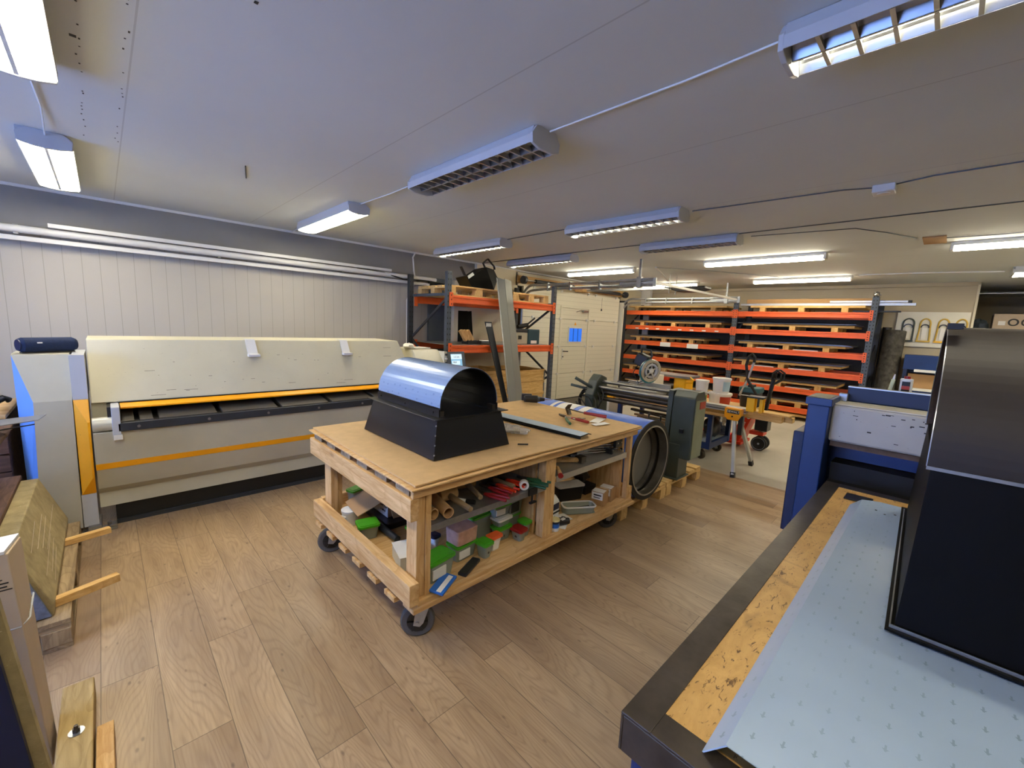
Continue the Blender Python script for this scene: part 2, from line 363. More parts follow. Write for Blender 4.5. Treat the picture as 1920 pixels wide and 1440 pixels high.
wf.box(-3.08, -3.0, .5, 4.1, .8, .86).box(-3.08, -3.0, .5, 4.1, 2.24, 2.3)
w = struct('window_1', wf, 'white_metal')
G().box(-3.05, -3.045, .56, 4.04, .86, 2.24).build('pane', 'glass', w, 0)
# pilaster between the boarded wall and the door
struct('trim_5', G().box(4.25, 4.75, 5.82, 5.93, 0, 2.28), 'ivory')
struct('trim_6', G().box(4.75, 5.75, 5.86, 5.93, 0, CZ-.03), 'ivory')
struct('trim_7', G().box(3.80, 4.22, 5.88, 5.93, 0, 2.28), 'rack_grey')
struct('trim_8', G().box(9.4, 10.6, 5.86, 5.93, 0, CZ-.03), 'ivory')
# steel post in the far corner
struct('trim_9', G().box(10.4, 10.5, 5.6, 5.86, 0, CZ), 'white_metal')

# pipes along the left wall
g = G().tube([(-2.9, 5.86, 2.245), (3.9, 5.86, 2.245)], .034, 10); pipe = single('conduit_pipe', g, 'white_metal', 'long white conduit pipe running along the top of the boarded left wall', 'pipe', smooth=60)
for x in (-2, -.5, 1, 2.4, 3.6): G().box(x-.015, x+.015, 5.845, 5.93, 2.20, 2.282).build('pipe_clip', 'galv', pipe)
single('cable_tray', G().box(-.3, 3.1, 5.80, 5.84, 2.285, 2.32), 'white_metal', 'slim white cable tray lying on top of the conduit along the left wall', 'cable tray')
single('wall_cable', G().tube([(3.55, 5.9, 2.63), (3.5, 5.89, 2.55), (3.52, 5.89, 2.35), (3.56, 5.9, 2.2), (3.4, 5.88, 1.9), (3.42, 5.9, .2)], .012, 6), 'white_metal', 'white cable dropping down the left wall behind the orange rack', 'cable')
single('wall_cable', G().tube([(2.6, 5.85, 2.285), (3.0, 5.84, 2.26), (3.3, 5.83, 2.2), (3.7, 5.84, 2.22), (4.0, 5.85, 2.2), (4.3, 5.86, 2.18)], .01, 6), 'black_matt', 'black cable sagging along the white conduit behind the rack uprights', 'cable')

single('trunking_strip', G().box(-2.9, 3.9, 5.88, 5.925, 2.15, 2.19), 'white_metal', 'narrow white strip just below the conduit along the left wall', 'strip')
# cables and small things on the ceiling
def ccable(pts, lab, mat='white_metal', r=.0045): return single('ceiling_cable', G().tube([(x, y, z) for x, y, z in pts], r, 6), mat, lab, 'cable', smooth=60)
zc = CZ-.007
ccable([(-.17, 2.95, zc), (-.16, 3.5, zc), (-.18, 4.05, zc-.02)], 'white cable joining the two bright square-ended lamps at the upper left')
ccable([(1.78, 1.62, zc-.01), (1.8, 1.5, zc), (1.81, .9, zc), (1.79, .5, zc)], 'white cable between the big louvred lamp and the unlit louvred lamp')
ccable([(1.79, 2.9, zc), (1.8, 3.4, zc), (1.78, 3.95, zc)], 'white cable between the unlit louvred lamp and the bright lamp above the folding machine')
ccable([(1.78, 5.35, zc), (1.79, 5.9, zc)], 'short white cable from the bright lamp to the left wall')
ccable([(3.72, 1.68, zc), (3.76, 1.2, zc), (3.80, .65, zc), (3.86, .50, zc)], 'cable from the lamp row to the ceiling junction box', 'rack_grey')
ccable([(3.86, .40, zc), (3.79, .2, zc), (3.78, -.6, zc), (3.78, -2, zc)], 'cable leaving the ceiling junction box to the right edge', 'rack_grey')
ccable([(3.66, 3.95, zc), (3.64, 2.95, zc)], 'cable linking two lit louvred lamps of the middle row', 'rack_grey')
ccable([(4.84, 5.8, zc), (4.82, 2.9, zc), (4.81, .5, zc), (4.8, -2, zc)], 'long dark ceiling cable crossing the room behind the junction box', 'rack_grey', .005)
ccable([(5.0, 1.6, zc), (5.15, .75, zc), (5.5, .55, zc), (5.95, .36, zc)], 'cable bending down to the brown square plate on the ceiling', 'rack_grey')
ccable([(6.05, .16, zc), (6.1, -.2, zc), (6.0, -1, zc)], 'cable leaving the brown square plate towards the right', 'rack_grey')
ccable([(8.85, 1.15, zc), (8.8, .4, zc-.01), (8.85, -.4, zc-.03)], 'white sagging cable near the far right batten lamp', 'white_metal', .01)
t_ = single('junction_box', G().box(3.82, 3.94, .38, .5, CZ-.05, CZ), 'white_metal', 'square white junction box on the ceiling with cables from both sides', 'junction box', bev=.006)
G().cyl((3.88, .44, CZ-.055), (3.88, .44, CZ-.05), .035).build('box_cover', 'white_p', t_)
single('ceiling_plate', G().box(5.93, 6.33, .15, .32, CZ-.012, CZ), 'card', 'flat brown square plate screwed to the ceiling right of centre', 'plate')
g = G(); rd = random.Random(9)
for k in range(34):
    x = rd.choice((.0, .14))+rd.uniform(-.008, .008); y = 1.9+k*.06+rd.uniform(-.02, .02); g.box(x-.003, x+.003, y-rd.uniform(.002, .012), y+.003, CZ-.0015, CZ-.0004)
g.box(.44, .452, 1.77, 1.785, CZ-.0015, CZ-.0004).box(-.02, 0, 2.52, 2.54, CZ-.0015, CZ-.0004)
tag(single('ceiling_marks', g, 'ink', 'scattered small black marks in two dotted rows on the ceiling beside the left lamps', 'marks', smooth=0), kind='stuff')
single('ceiling_hook', G().tube([(.81, 3.66, CZ-.004), (.88, 3.97, CZ-.004)], .004, 6), 'black_matt', 'thin black hook line on the bluish ceiling between lamps', 'hook')

M['reflector'] = plain('lamp_mirror', '8f9296', .28, 1, .03)
# ---------------- ceiling lamps ----------------
def reflector_lamp(x, y0, y1, lab, w=.2):
    t = thing('ceiling_lamp', lab, 'lamp', (x, (y0+y1)/2, CZ), 0, 'ceiling lamps')
    z0 = CZ-.085
    g = G().prism([(x-w/2, CZ), (x-w/2+.03, CZ), (x+w/2-.03, CZ), (x+w/2, CZ-.02), (x+w/2, z0+.006), (x-w/2, z0+.006), (x-w/2, CZ-.02)], 'y', y0+.02, y1-.02); g.build('housing', 'machine_g', t, 0)
    for a, b in ((y0, y0+.022), (y1-.022, y1)):
        G().prism([(x-w/2+.04, CZ), (x+w/2-.04, CZ), (x+w/2+.002, CZ-.035), (x+w/2-.004, z0), (x+w/4, z0-.012), (x, z0-.016), (x-w/4, z0-.012), (x-w/2+.004, z0), (x-w/2-.002, CZ-.035)], 'y', a, b).build('end_cap', 'machine_g', t, 0, .003)
    for s in (-1, 1):
        G().prism([(x+s*.006, z0+.004), (x+s*.006, z0-.004), (x+s*w*.25, z0-.010), (x+s*(w/2-.008), z0-.002), (x+s*(w/2-.008), z0+.004)], 'y', y0+.03, y1-.03).build('diffuser', 'diff', t, 0)
    G().prism([(x-.009, z0+.004), (x+.009, z0+.004), (x+.007, z0-.013), (x-.007, z0-.013)], 'y', y0+.03, y1-.03).build('centre_rib', 'white_metal', t, 0)
    return t
def louvre_lamp(x, y0, y1, lab, lit, w=.21, cells=14):
    t = thing('louvred_lamp', lab, 'lamp', (x, (y0+y1)/2, CZ), 0, 'ceiling lamps')
    z0 = CZ-.09; th = .004
    g = G(); g.shell([(x-w/2, z0), (x-w/2-.004, CZ-.05), (x-w/2+.02, CZ-.002), (x+w/2-.02, CZ-.002), (x+w/2+.004, CZ-.05), (x+w/2, z0)], 'y', y0+.015, y1-.015, -th)
    g.build('housing', 'machine_g', t, 0)
    for a, b in ((y0, y0+.018), (y1-.018, y1)):
        G().prism([(x-w/2+.03, CZ), (x+w/2-.03, CZ), (x+w/2+.006, CZ-.045), (x+w/2, z0-.004), (x+.05, z0-.02), (x-.05, z0-.02), (x-w/2, z0-.004), (x-w/2-.006, CZ-.045)], 'y', a, b).build('end_cap', 'machine_g', t, 0, .003)
    g = G(); n = cells; L = (y1-y0-.04)/n
    for s in (-1, 1):   # two rows of curved mirror reflectors
        c = x+s*w*.25; hw = w*.25-.006
        g.shell([(c-hw, z0+.002), (c-hw*.75, z0+.03), (c-hw*.35, z0+.052), (c+hw*.35, z0+.052), (c+hw*.75, z0+.03), (c+hw, z0+.002)], 'y', y0+.02, y1-.02, .002)
    g.build('reflector', 'reflector', t, 30)
    g = G()
    for k in range(1, n):
        y = y0+.02+k*L
        for s in (-1, 1):
            c = x+s*w*.25; hw = w*.25-.006
            g.add([(c-hw, y-.006, z0), (c+hw, y-.006, z0), (c+hw, y+.006, z0), (c-hw, y+.006, z0), (c-hw*.8, y, z0+.028), (c+hw*.8, y, z0+.028)],
                  [(0, 1, 5, 4), (2, 3, 4, 5), (0, 4, 3), (1, 2, 5), (3, 2, 1, 0)])
    g.box(x-.004, x+.004, y0+.02, y1-.02, z0, z0+.056)
    g.build('louvre', 'alu', t, 0)
    for s in (-1, 1):
        G().cyl((x+s*w*.25, y0+.04, z0+.04), (x+s*w*.25, y1-.04, z0+.04), .008 if (s not in lit) else .014, n=12).build('tube', 'tube' if s in lit else 'tube_off', t)
    return t
def batten_lamp(x, y0, y1, lab, w=.09):
    t = thing('batten_lamp', lab, 'lamp', (x, (y0+y1)/2, CZ), 0, 'ceiling lamps')
    G().box(x-w/2, x+w/2, y0+.02, y1-.02, CZ-.04, CZ).build('housing', 'white_metal', t, 0, .005)
    G().prism([(x-w/2+.004, CZ-.04), (x+w/2-.004, CZ-.04), (x+w/2-.012, CZ-.072), (x+.018, CZ-.088), (x-.018, CZ-.088), (x-w/2+.012, CZ-.072)], 'y', y0+.03, y1-.03).build('diffuser', 'diff', t, 30)
    for a, b in ((y0, y0+.03), (y1-.03, y1)): G().box(a and x-w/2-.002, x+w/2+.002, a, b, CZ-.085, CZ-.002).build('end_cap', 'white_p', t, 0, .01)
    return t
reflector_lamp(-.19, 1.55, 2.88, 'bright twin lamp cut off by the top left corner of the ceiling', .24)
reflector_lamp(-.18, 3.98, 5.33, 'bright twin lamp at the upper left beside the boarded wall', .24)
reflector_lamp(1.77, 3.92, 5.34, 'bright lit lamp on the ceiling above the folding machine')
louvre_lamp(1.78, 1.64, 2.90, 'unlit louvred lamp hanging nearest above the timber workbench', ())
louvre_lamp(1.80, -.86, .53, 'large louvred lamp with one lit tube in the top right corner', (1,), cells=15)
louvre_lamp(3.64, 3.94, 5.38, 'lit louvred lamp in front of the orange rack with black box', (1,))
louvre_lamp(3.62, 1.70, 2.92, 'lit louvred lamp in the middle of the ceiling with bluish side', (1,))
louvre_lamp(4.98, 3.92, 5.25, 'lit louvred lamp just above the gap between orange rack and door', (1,))
louvre_lamp(4.87, 1.66, 2.77, 'unlit bluish grey lamp with a closed housing in the middle ceiling', ())
batten_lamp(6.5, 3.82, 5.25, 'bright batten lamp above the white garage door rail')
batten_lamp(6.42, 1.17, 2.64, 'bright ribbed batten lamp right of the hanging rail', .12)
batten_lamp(6.40, -1.35, .12, 'bright batten lamp running off the right edge of the picture', .12)
batten_lamp(8.9, 1.23, 2.72, 'bright batten lamp in front of the far beige wall')
batten_lamp(8.95, 3.75, 5.25, 'bright batten lamp half hidden behind the slanting rail strut')
reflector_lamp(8.9, -1.8, -.46, 'bright wide lamp at the right edge near the store opening', .5)
reflector_lamp(3.65, -2.3, -.9, 'lit ceiling lamp right of the camera outside the picture')
reflector_lamp(-.18, -.9, .45, 'lit ceiling lamp above the camera outside the picture')
# ================= timber workbench on castors =================
bench = thing('rolling_workbench', 'pine timber workbench on black castors with open shelves and chipboard top', 'workbench', (1.92, 2.2, 0))
B = bench
def caster(x, y, rz, r=.082, par=None, top=.2, wm='rubber', w=.038):
    m = at((x, y, 0), rz)
    c = G(m); 
    for s in (-1, 1): c.prism([(-.02, r-.012), (.012, r-.02), (.03, r+.0), (.075, top-.012), (-.0, top-.012)], 'y', s*.032-.002, s*.032+.002)
    c.box(-.02, .095, -.045, .045, top-.012, top).cyl((0, -.04, r), (0, .04, r), .010, n=12)
    f = c.build('castor', 'galv', par)
    G(m).cyl((0, -w/2, r), (0, w/2, r), r, n=36).build('tyre', wm, f, 30, .008)
    h = G(m).cyl((0, -w/2-.004, r), (0, w/2+.004, r), r*.62, n=28)
    for k in range(6):
        a = k*math.pi/3; h.bar((math.cos(a)*.012, -w/2-.006, r+math.sin(a)*.012), (math.cos(a)*r*.6, -w/2-.006, r+math.sin(a)*r*.6), .01, .008)
    h.build('hub', 'plastic_b', f, 30)
    return f
for x, y, a in ((1.06, 1.70, -.62), (1.03, 2.76, -.4), (2.84, 1.74, -.55), (2.84, 2.72, .1)): caster(x, y, a, r=.086, par=B, top=.236)
# deck
G().box(.95, 2.93, 1.56, 1.66, .236, .262).build('bottom_rail', 'pineX', B, 0, .002)
for k in range(6): G().box(.925, 2.9, 1.70+k*.19, 1.80+k*.19, .236, .262).build('bottom_board', 'pineX', B, 0, .002)
G().box(.978, 2.9, 1.57, 2.82, .263, .285).build('deck', 'pineX', B, 0)
G().box(.925, .975, 1.555, 2.78, .285, .395).build('end_rail', 'pineY', B, 0, .003)
G().box(2.9, 2.95, 1.6, 2.85, .26, .37).build('end_rail', 'pineY', B, 0, .003)
G().box(1.0, 2.9, 2.82, 2.86, .26, .37).build('back_rail', 'pineX', B, 0, .003)
# legs
for x0, x1, y0, y1 in ((.985, 1.03, 1.60, 1.69), (.985, 1.03, 2.63, 2.73), (2.85, 2.9, 2.7, 2.8)): G().box(x0, x1, y0, y1, .285, .80).build('leg', 'pineZ', B, 0, .002)
G().box(1.032, 1.062, 1.595, 1.64, .264, .795).build('leg', 'pineZ', B, 0, .002)
G().box(1.032, 1.062, 2.64, 2.7, .285, .795).build('leg', 'pineZ', B, 0, .002)
G().box(1.885, 1.93, 1.60, 1.66, .286, .795).build('leg', 'pineZ', B, 0, .002)
G().box(1.935, 1.985, 1.605, 1.65, .286, .795).build('leg', 'pineZ', B, 0, .002)
G().box(2.85, 2.88, 1.59, 1.63, .286, .795).build('leg', 'pineZ', B, 0, .002)
G().box(2.82, 2.848, 1.64, 1.95, .286, .795).build('side_board', 'pineZ', B, 0, .002)
G().box(1.88, 1.9, 1.68, 2.3, .286, .795).build('side_board', 'pineZ', B, 0, .002)
# top
G().box(.94, .985, 1.58, 2.86, .69, .798).build('top_end_rail', 'pineY', B, 0, .003)
G().box(.95, 2.92, 1.575, 1.60, .80, .846).build('top_front_rail', 'pineX', B, 0, .003)
G().box(1.0, 2.92, 2.82, 2.85, .76, .846).build('top_back_rail', 'pineX', B, 0, .003)
for k in range(6): G().box(.955, 2.9, 1.62+k*.215, 1.745+k*.215, .80, .832).build('top_slat', 'oldX', B, 0, .002)
g = G(); n = 20
g.box(.93, 2.94, 1.55, 2.85, .846, .855); g.build('lower_top_panel', 'pineX', B, 0, .002)
M['chip'] = plain('chipboard_surface', 'c8a571', .6, 0, .08, 14, .35, .1, .25, '8a683f')
M['chip_e'] = plain('chipboard_edge', '8a6236', .8, 0, .1, 30)
g = G(); NX, NY = 24, 12
def wz(u, v): return .8565+.003*math.sin(u*3.1)*(1-v)+.006*abs(v-.5)*(1-u)
vs = [(.955+1.995*u/NX, 1.565+1.28*v/NY+.012*math.sin(u/NX*6)*(v == 0), wz(u/NX, v/NY)+dz) for dz in (0, .008) for u in range(NX+1) for v in range(NY+1)]
K = (NX+1)*(NY+1); I = lambda u, v, s: s*K+u*(NY+1)+v
fs = [(I(u, v, 1), I(u+1, v, 1), I(u+1, v+1, 1), I(u, v+1, 1)) for u in range(NX) for v in range(NY)]+[(I(u, v, 0), I(u, v+1, 0), I(u+1, v+1, 0), I(u+1, v, 0)) for u in range(NX) for v in range(NY)]
for u in range(NX): fs += [(I(u, 0, 0), I(u+1, 0, 0), I(u+1, 0, 1), I(u, 0, 1)), (I(u+1, NY, 0), I(u, NY, 0), I(u, NY, 1), I(u+1, NY, 1))]
for v in range(NY): fs += [(I(0, v+1, 0), I(0, v, 0), I(0, v, 1), I(0, v+1, 1)), (I(NX, v, 0), I(NX, v+1, 0), I(NX, v+1, 1), I(NX, v, 1))]
g.add(vs, fs).build('worktop', 'chip', B, 40)
TZ = .8715
# shelves
G().box(1.035, 1.88, 1.60, 2.25, .625, .632).box(1.035, 1.88, 1.597, 1.603, .600, .634).build('shelf', 'galv', B, 0)
m = at((2.0, 1.60, .64), 0, 0, 0)
G().box(1.99, 2.82, 1.60, 2.25, .66, .667).box(1.99, 2.82, 1.597, 1.603, .628, .669).build('shelf', 'alu', B, 0)

# ---------------- black chimney hood on the bench ----------------
hood = thing('chimney_hood', 'black sheet metal chimney hood with blue half-round cover on the workbench', 'chimney hood', (1.48, 2.2, TZ))
b0 = [(1.20, 1.79), (1.745, 1.79), (1.745, 2.61), (1.20, 2.61)]; b1 = [(1.245, 1.83), (1.70, 1.83), (1.70, 2.56), (1.245, 2.56)]
z1 = 1.082
g = G(); t = .003
g.add([(x, y, TZ) for x, y in b0]+[(x, y, z1) for x, y in b1]+[(x+(t if x < 1.5 else -t), y+(t if y < 2 else -t), TZ) for x, y in b0]+[(x+(t if x < 1.5 else -t), y+(t if y < 2 else -t), z1) for x, y in b1],
      [(i, (i+1) % 4, 4+(i+1) % 4, 4+i) for i in range(4)]+[(8+(i+1) % 4, 8+i, 12+i, 12+(i+1) % 4) for i in range(4)]+[((i+1) % 4, i, 8+i, 8+(i+1) % 4) for i in range(4)])
g.build('skirt', 'black', hood, 0)
G().box(1.21, 1.735, 1.80, 2.59, z1, z1+.004).build('cap_plate', 'black', hood, 0, .001)
for k in range(4): G().cyl((1.207+.0085*k, 1.797+.008*k, .90+.05*k), (1.202+.0085*k, 1.792+.008*k, .90+.05*k), .004, n=8).build('rivet', 'galv', hood)
R = .205; cx = 1.475; zb = z1+.055
pts = [(cx-R, z1+.005)]+[(cx-R*math.cos(math.pi*k/32), zb+R*1.02*math.sin(math.pi*k/32)) for k in range(33)]+[(cx+R, z1+.005)]
t_ = NT('blue_film_on_black_sheet'); v = t_.obj(); sp = t_.n('SeparateXYZ'); t_.L(v, sp.inputs[0])
dots = t_.n('TexVoronoi'); t_.L(t_.mapv(v, (14, 14, 22)), dots.inputs['Vector']); dots.inputs['Scale'].default_value = 1; dots.inputs['Randomness'].default_value = .3
c = t_.mix(t_.math('MULTIPLY', t_.ramp(dots.outputs['Distance'], [(.1, (1, 1, 1, 1)), (.16, (0, 0, 0, 1))]), .35), '8ea6c8', '56698c'); t_.color(c); M['film'] = t_.set(.26, .25, .6)
G().shell([p for p in pts if p[1] > z1+.04], 'y', 1.845, 2.545, .0015).build('curved_cover', 'film', hood, 30)
G().shell([(p[0]+(.002 if p[0] < cx else -.002), p[1]-.002) for p in pts], 'y', 1.847, 2.543, -.002).build('inner_liner', 'black', hood, 30)
for s in (-1, 1):
    G().box(cx+s*(R+.001), cx+s*(R+.006), 1.845, 2.545, z1+.004, z1+.046).box(cx+s*(R-.035), cx+s*(R), 1.845, 2.545, z1+.004, z1+.007).build('mounting_strip', 'black', hood, 0)
    for y in (1.9, 2.2, 2.5): G().cyl((cx+s*(R+.006), y, z1+.025), (cx+s*(R+.011), y, z1+.025), .006, n=6).build('bolt', 'black', hood)
    G().box(cx+s*(R-.03), cx+s*(R-.004), 1.85, 1.9, z1+.007, z1+.035).build('bracket', 'dirty_steel', hood, 0)

# ---------------- things lying on the bench ----------------
# folded trim profile
pr = thing('metal_profile', 'long folded metal profile in pale blue protective film lying across the workbench', 'metal profile', (2.2, 2.1, TZ))
mm = at((2.285, 1.60, TZ), math.radians(4))
G(mm).prism([(-.085, .004), (-.08, .02), (.02, .024), (.055, .014), (.055, .009), (.018, .018), (-.075, .014), (-.078, .0)], 'y', -.0, 1.15).build('profile_body', 'black_sheet', pr, 0)
M['film2'] = plain('pale_blue_creased_film', '9fb4c6', .3, .1, .12, 12, .5, .6)
G(mm).prism([(-.078, .0212), (.02, .0252), (.02, .0262), (-.078, .0222)], 'y', .0, 1.15).build('protective_film', 'film2', pr, 0)
M['foil_w'] = plain('pale_grey_strip', 'bcb7a6', .45, .2, .05, 4)
G(mm).prism([(.02, .0252), (.055, .015), (.055, .016), (.02, .0262)], 'y', .0, 1.15).build('pale_flange', 'foil_w', pr, 0)
# bag of small parts
def lump(g, c, r, s=(1, 1, 1), n=14, amp=.12, seed=1):
    rnd = random.Random(seed); vs = []; m = n//2
    ph = [rnd.random()*6 for _ in range(6)]
    for i in range(m+1):
        th = math.pi*i/m
        for k in range(n):
            a = 2*math.pi*k/n; f = 1+amp*(math.sin(3*a+ph[0]+th*2)+math.sin(5*a+ph[1]-th*3)+math.sin(4*th+ph[2]+a*2))*.5
            vs.append((c[0]+r*s[0]*f*math.sin(th)*math.cos(a), c[1]+r*s[1]*f*math.sin(th)*math.sin(a), max(c[2]-r*s[2]*.9, c[2]+r*s[2]*f*math.cos(th))))
    g.add(vs, [(i*n+k, (i+1)*n+k, (i+1)*n+(k+1) % n, i*n+(k+1) % n) for i in range(m) for k in range(n)]); return g
bag = thing('parts_bag', 'clear plastic bag of rivets lying beside the black hood on the workbench', 'plastic bag', (1.98, 1.95, TZ))
lump(G(), (1.97, 1.98, TZ+.022), .08, (1.0, 1.3, .28), 26, .25, 3).build('bag', 'bag', bag, 60)
g = G(); rr = random.Random(5)
for k in range(45):
    x = 1.97+rr.uniform(-.05, .05); y = 1.98+rr.uniform(-.07, .07); z = TZ+rr.uniform(.004, .018); a = rr.uniform(0, 3.1); g.cyl((x, y, z), (x+.014*math.cos(a), y+.014*math.sin(a), z+.003), .0022, n=6)
tag(g.build('rivets', 'galv', bag), kind='stuff')
def drill(loc, rz, lab, tip=True, group=None):
    t = thing('cordless_drill', lab, 'cordless drill', loc, rz, group); m = at(loc, rz)
    G(m).cyl((-.09, 0, .045), (.03, 0, .045), .032, .036, 18).cyl((-.10, 0, .045), (-.09, 0, .045), .024, .032, 18).build('motor_body', 'plastic_b', t, 40, .003)
    G(m).cyl((.03, 0, .045), (.05, 0, .045), .027, .024, 18).build('torque_ring', 'rack_grey', t)
    G(m).cyl((.05, 0, .045), (.095, 0, .045), .022, .014, 14).build('chuck', 'black_matt', t)
    if tip: G(m).cyl((.095, 0, .045), (.17, 0, .045), .0035, .002, 8).build('bit', 'card', t)
    G(m).bar((-.04, .02, .04), (-.07, .12, .034), .036, .04, (1, 0, 0)).build('grip', 'plastic_b', t, 0, .008)
    G(m).box(-.12, -.02, .11, .165, .004, .07).build('battery', 'plastic_b', t, 0, .008)
    return t
drill((2.86, 2.62, TZ), math.radians(-45), 'black cordless drill lying near the far edge of the workbench')
# hammer, pliers, paper
hm = thing('bricklayer_hammer', 'spreading flat-bladed hammer with dark red grip standing on the workbench', 'hammer', (2.8, 2.1, TZ))
G().tube([(2.77, 2.15, TZ+.045), (2.80, 2.07, TZ+.034), (2.83, 1.99, TZ+.025)], .006, 8).build('shaft', 'dirty_steel', hm)
G().tube([(2.82, 2.02, TZ+.028), (2.895, 1.85, TZ+.018)], [.012, .014], 10).build('grip', 'red', hm)
G().prism([(2.12, TZ+.0), (2.14, TZ+.0), (2.165, TZ+.045), (2.165, TZ+.055), (2.14, TZ+.085), (2.12, TZ+.09), (2.142, TZ+.05)], 'x', 2.75, 2.79).build('head', 'dirty_steel', hm, 0, .003)
def snips(loc, rz, lab, c1='green_p', c2='red'):
    t = thing('tin_snips', lab, 'tin snips', loc, rz); m = at(loc, rz)
    G(m).prism([(0, -.012), (.045, -.018), (.085, -.004), (.09, .004), (.045, .016), (0, .012)], 'z', .012, .028).build('blades', 'dirty_steel', t, 0, .004)
    G(m).tube([(.01, -.006, .02), (-.04, .024, .018), (-.09, .034, .016)], .006).tube([(.01, .006, .02), (-.04, -.024, .018), (-.09, -.034, .016)], .006).build('shanks', 'steel', t)
    G(m).tube([(-.05, .026, .018), (-.11, .055, .014), (-.19, .085, .012)], [.009, .012, .011], 10).build('grip', c1, t)
    G(m).tube([(-.05, -.026, .018), (-.11, -.055, .014), (-.19, -.085, .012)], [.009, .012, .011], 10).build('grip', c2, t)
    return t
snips((2.60, 2.04, TZ), math.radians(73), 'tin snips with one green and one red grip lying on the workbench')
pa = single('paper_scrap', G(at((2.80, 1.86, TZ), .3)).box(-.11, .09, -.035, .04, .001, .003), 'paper', 'torn white paper scrap beside the hammer on the workbench', 'paper')
single('paper_scrap', G(at((2.70, 1.77, TZ), -.2)).box(-.08, .07, -.03, .03, .001, .003), 'paper', 'smaller white paper scrap at the right front of the workbench', 'paper')
single('key_ring', G().tube([(2.70+.02*math.cos(a*.5), 1.98+.016*math.sin(a*.5), TZ+.004+.003*(a % 2)) for a in range(13)], .002, 6, True).box(2.71, 2.75, 1.95, 1.97, TZ, TZ+.005), 'steel', 'small bunch of keys between snips and hammer on the workbench', 'keys')
single('marker_stub', G().cyl((1.77, 1.74, TZ+.007), (1.82, 1.70, TZ+.007), .005, n=8), 'ink', 'short black stub on the bench beside the hood corner', 'marker')

# ---------------- lower deck contents ----------------
DZ = .286
def tub(x, y, z, sx, sy, h, rz, lab, lid='lid_green', body='clear', group='lidded tubs under the workbench', label_m=None, base_open=False):
    sx, sy, h = sx*.97, sy*.8, h*1.08
    t = thing('storage_tub', lab, 'storage tub', (x, y, z), rz, group); m = at((x, y, z), rz)
    if base_open:
        g = G(m); g.rbox(-sx/2, sx/2, -sy/2, sy/2, 0, .004, .02); 
        for a in ((-sx/2, -sx/2+.004, -sy/2+.01, sy/2-.01), (sx/2-.004, sx/2, -sy/2+.01, sy/2-.01), (-sx/2+.01, sx/2-.01, -sy/2, -sy/2+.004), (-sx/2+.01, sx/2-.01, sy/2-.004, sy/2)): g.box(*a, 0, h)
        g.build('tub_body', body, t, 30)
        G(m).tube([(-sx/2, -sy/2, h), (sx/2, -sy/2, h), (sx/2, sy/2, h), (-sx/2, sy/2, h)], .006, 8, True).build('rim', 'white_p', t)
        return t
    G(m).rbox(-sx/2+.006, sx/2-.006, -sy/2+.006, sy/2-.006, 0, h-.014, .016, .010).build('tub_body', body, t, 30)
    if body == 'clear': 
        q = tag(lump(G(m), (0, 0, h*.36), 1, (sx*.38, sy*.38, h*.33), 12, .12, int(x*1000)).build('contents', 'dirty_steel', t, 50), kind='stuff')
    l = G(m).rbox(-sx/2, sx/2, -sy/2, sy/2, h-.016, h-.003, .016).rbox(-sx/2+.012, sx/2-.012, -sy/2+.012, sy/2-.012, h-.003, h, .012).build('lid', lid, t, 30)
    if label_m: G(m).box(-sx*.38, sx*.1, -sy/2+.002, -sy/2+.008, h*.2, h*.65).build('sticker', label_m, t, 0)
    return t
tub(1.165, 1.70, DZ, .19, .15, .105, .15, 'green-lidded tub standing at the front left corner of the bench deck', label_m='card_w')
tub(1.38, 1.76, DZ, .17, .13, .09, .1, 'green-lidded tub carrying the wrapped orange-topped packet', label_m='paper')
single('wrapped_packet', G(at((1.375, 1.76, DZ+.099), .05)).rbox(-.075, .075, -.058, .058, 0, .085, .015, .004), plain('wrapped_packet_print', 'b98f80', .3, 0, .25, 18), 'plastic wrapped packet with orange print on top of a green-lidded tub', 'packet', bev=.004)
tub(1.478, 1.68, DZ, .085, .115, .085, .1, 'narrow green-lidded tub right of the packet stack')
tub(1.57, 1.70, DZ, .10, .08, .085, .05, 'small white carton-like tub with bright orange lid at the deck edge', lid='orange_p', body='card_w', label_m='paper')
tub(1.575, 1.86, DZ, .18, .15, .16, .05, 'tall green-lidded tub behind the orange lid')
tub(1.69, 1.77, DZ, .13, .11, .08, 0, 'green-lidded tub at the bottom of the stack with the white lid')
tub(1.695, 1.78, DZ+.088, .13, .12, .05, .06, 'shallow white-lidded tub in the middle of a stack', lid='white_p')
tub(1.69, 1.79, DZ+.144, .15, .10, .075, -.05, 'green-lidded tub on top of the white-lidded one with a bag on it', label_m='paper')
s_ = single('screw_bag', lump(G(), (1.695, 1.78, DZ+.227+.016), .045, (1.1, .8, .36), 16, .2, 8), 'bag', 'small clear bag of screws lying on the upper green lid', 'plastic bag')
tub(1.765, 1.69, DZ, .085, .12, .07, .1, 'red-lidded clear tub below the big green-lidded tubs', lid='red')
tub(1.835, 1.71, DZ, .075, .10, .09, 0, 'small green-lidded tub squeezed against the middle bench leg')
tub(1.80, 1.83, DZ, .145, .15, .115, .0, 'green-lidded bucket tub under the top right green-lidded tub')
tub(1.80, 1.80, DZ+.1255, .145, .14, .12, .05, 'topmost green-lidded tub beside the middle bench leg', label_m='ink')
tub(1.66, 1.99, DZ+.0, .17, .12, .21, .1, 'open clear tub with white rim behind the green lids', base_open=True)
single('tool_case', G(at((1.31, 1.635, DZ), .42)).box(-.06, .11, -.035, .015, .0, .018), 'plastic_b', 'flat black tool case lying behind the front deck edge', 'case', bev=.005)
bp = thing('blade_packet', 'blue blister packet of blades sticking out at the front left of the deck', 'packet', (1.10, 1.60, DZ))
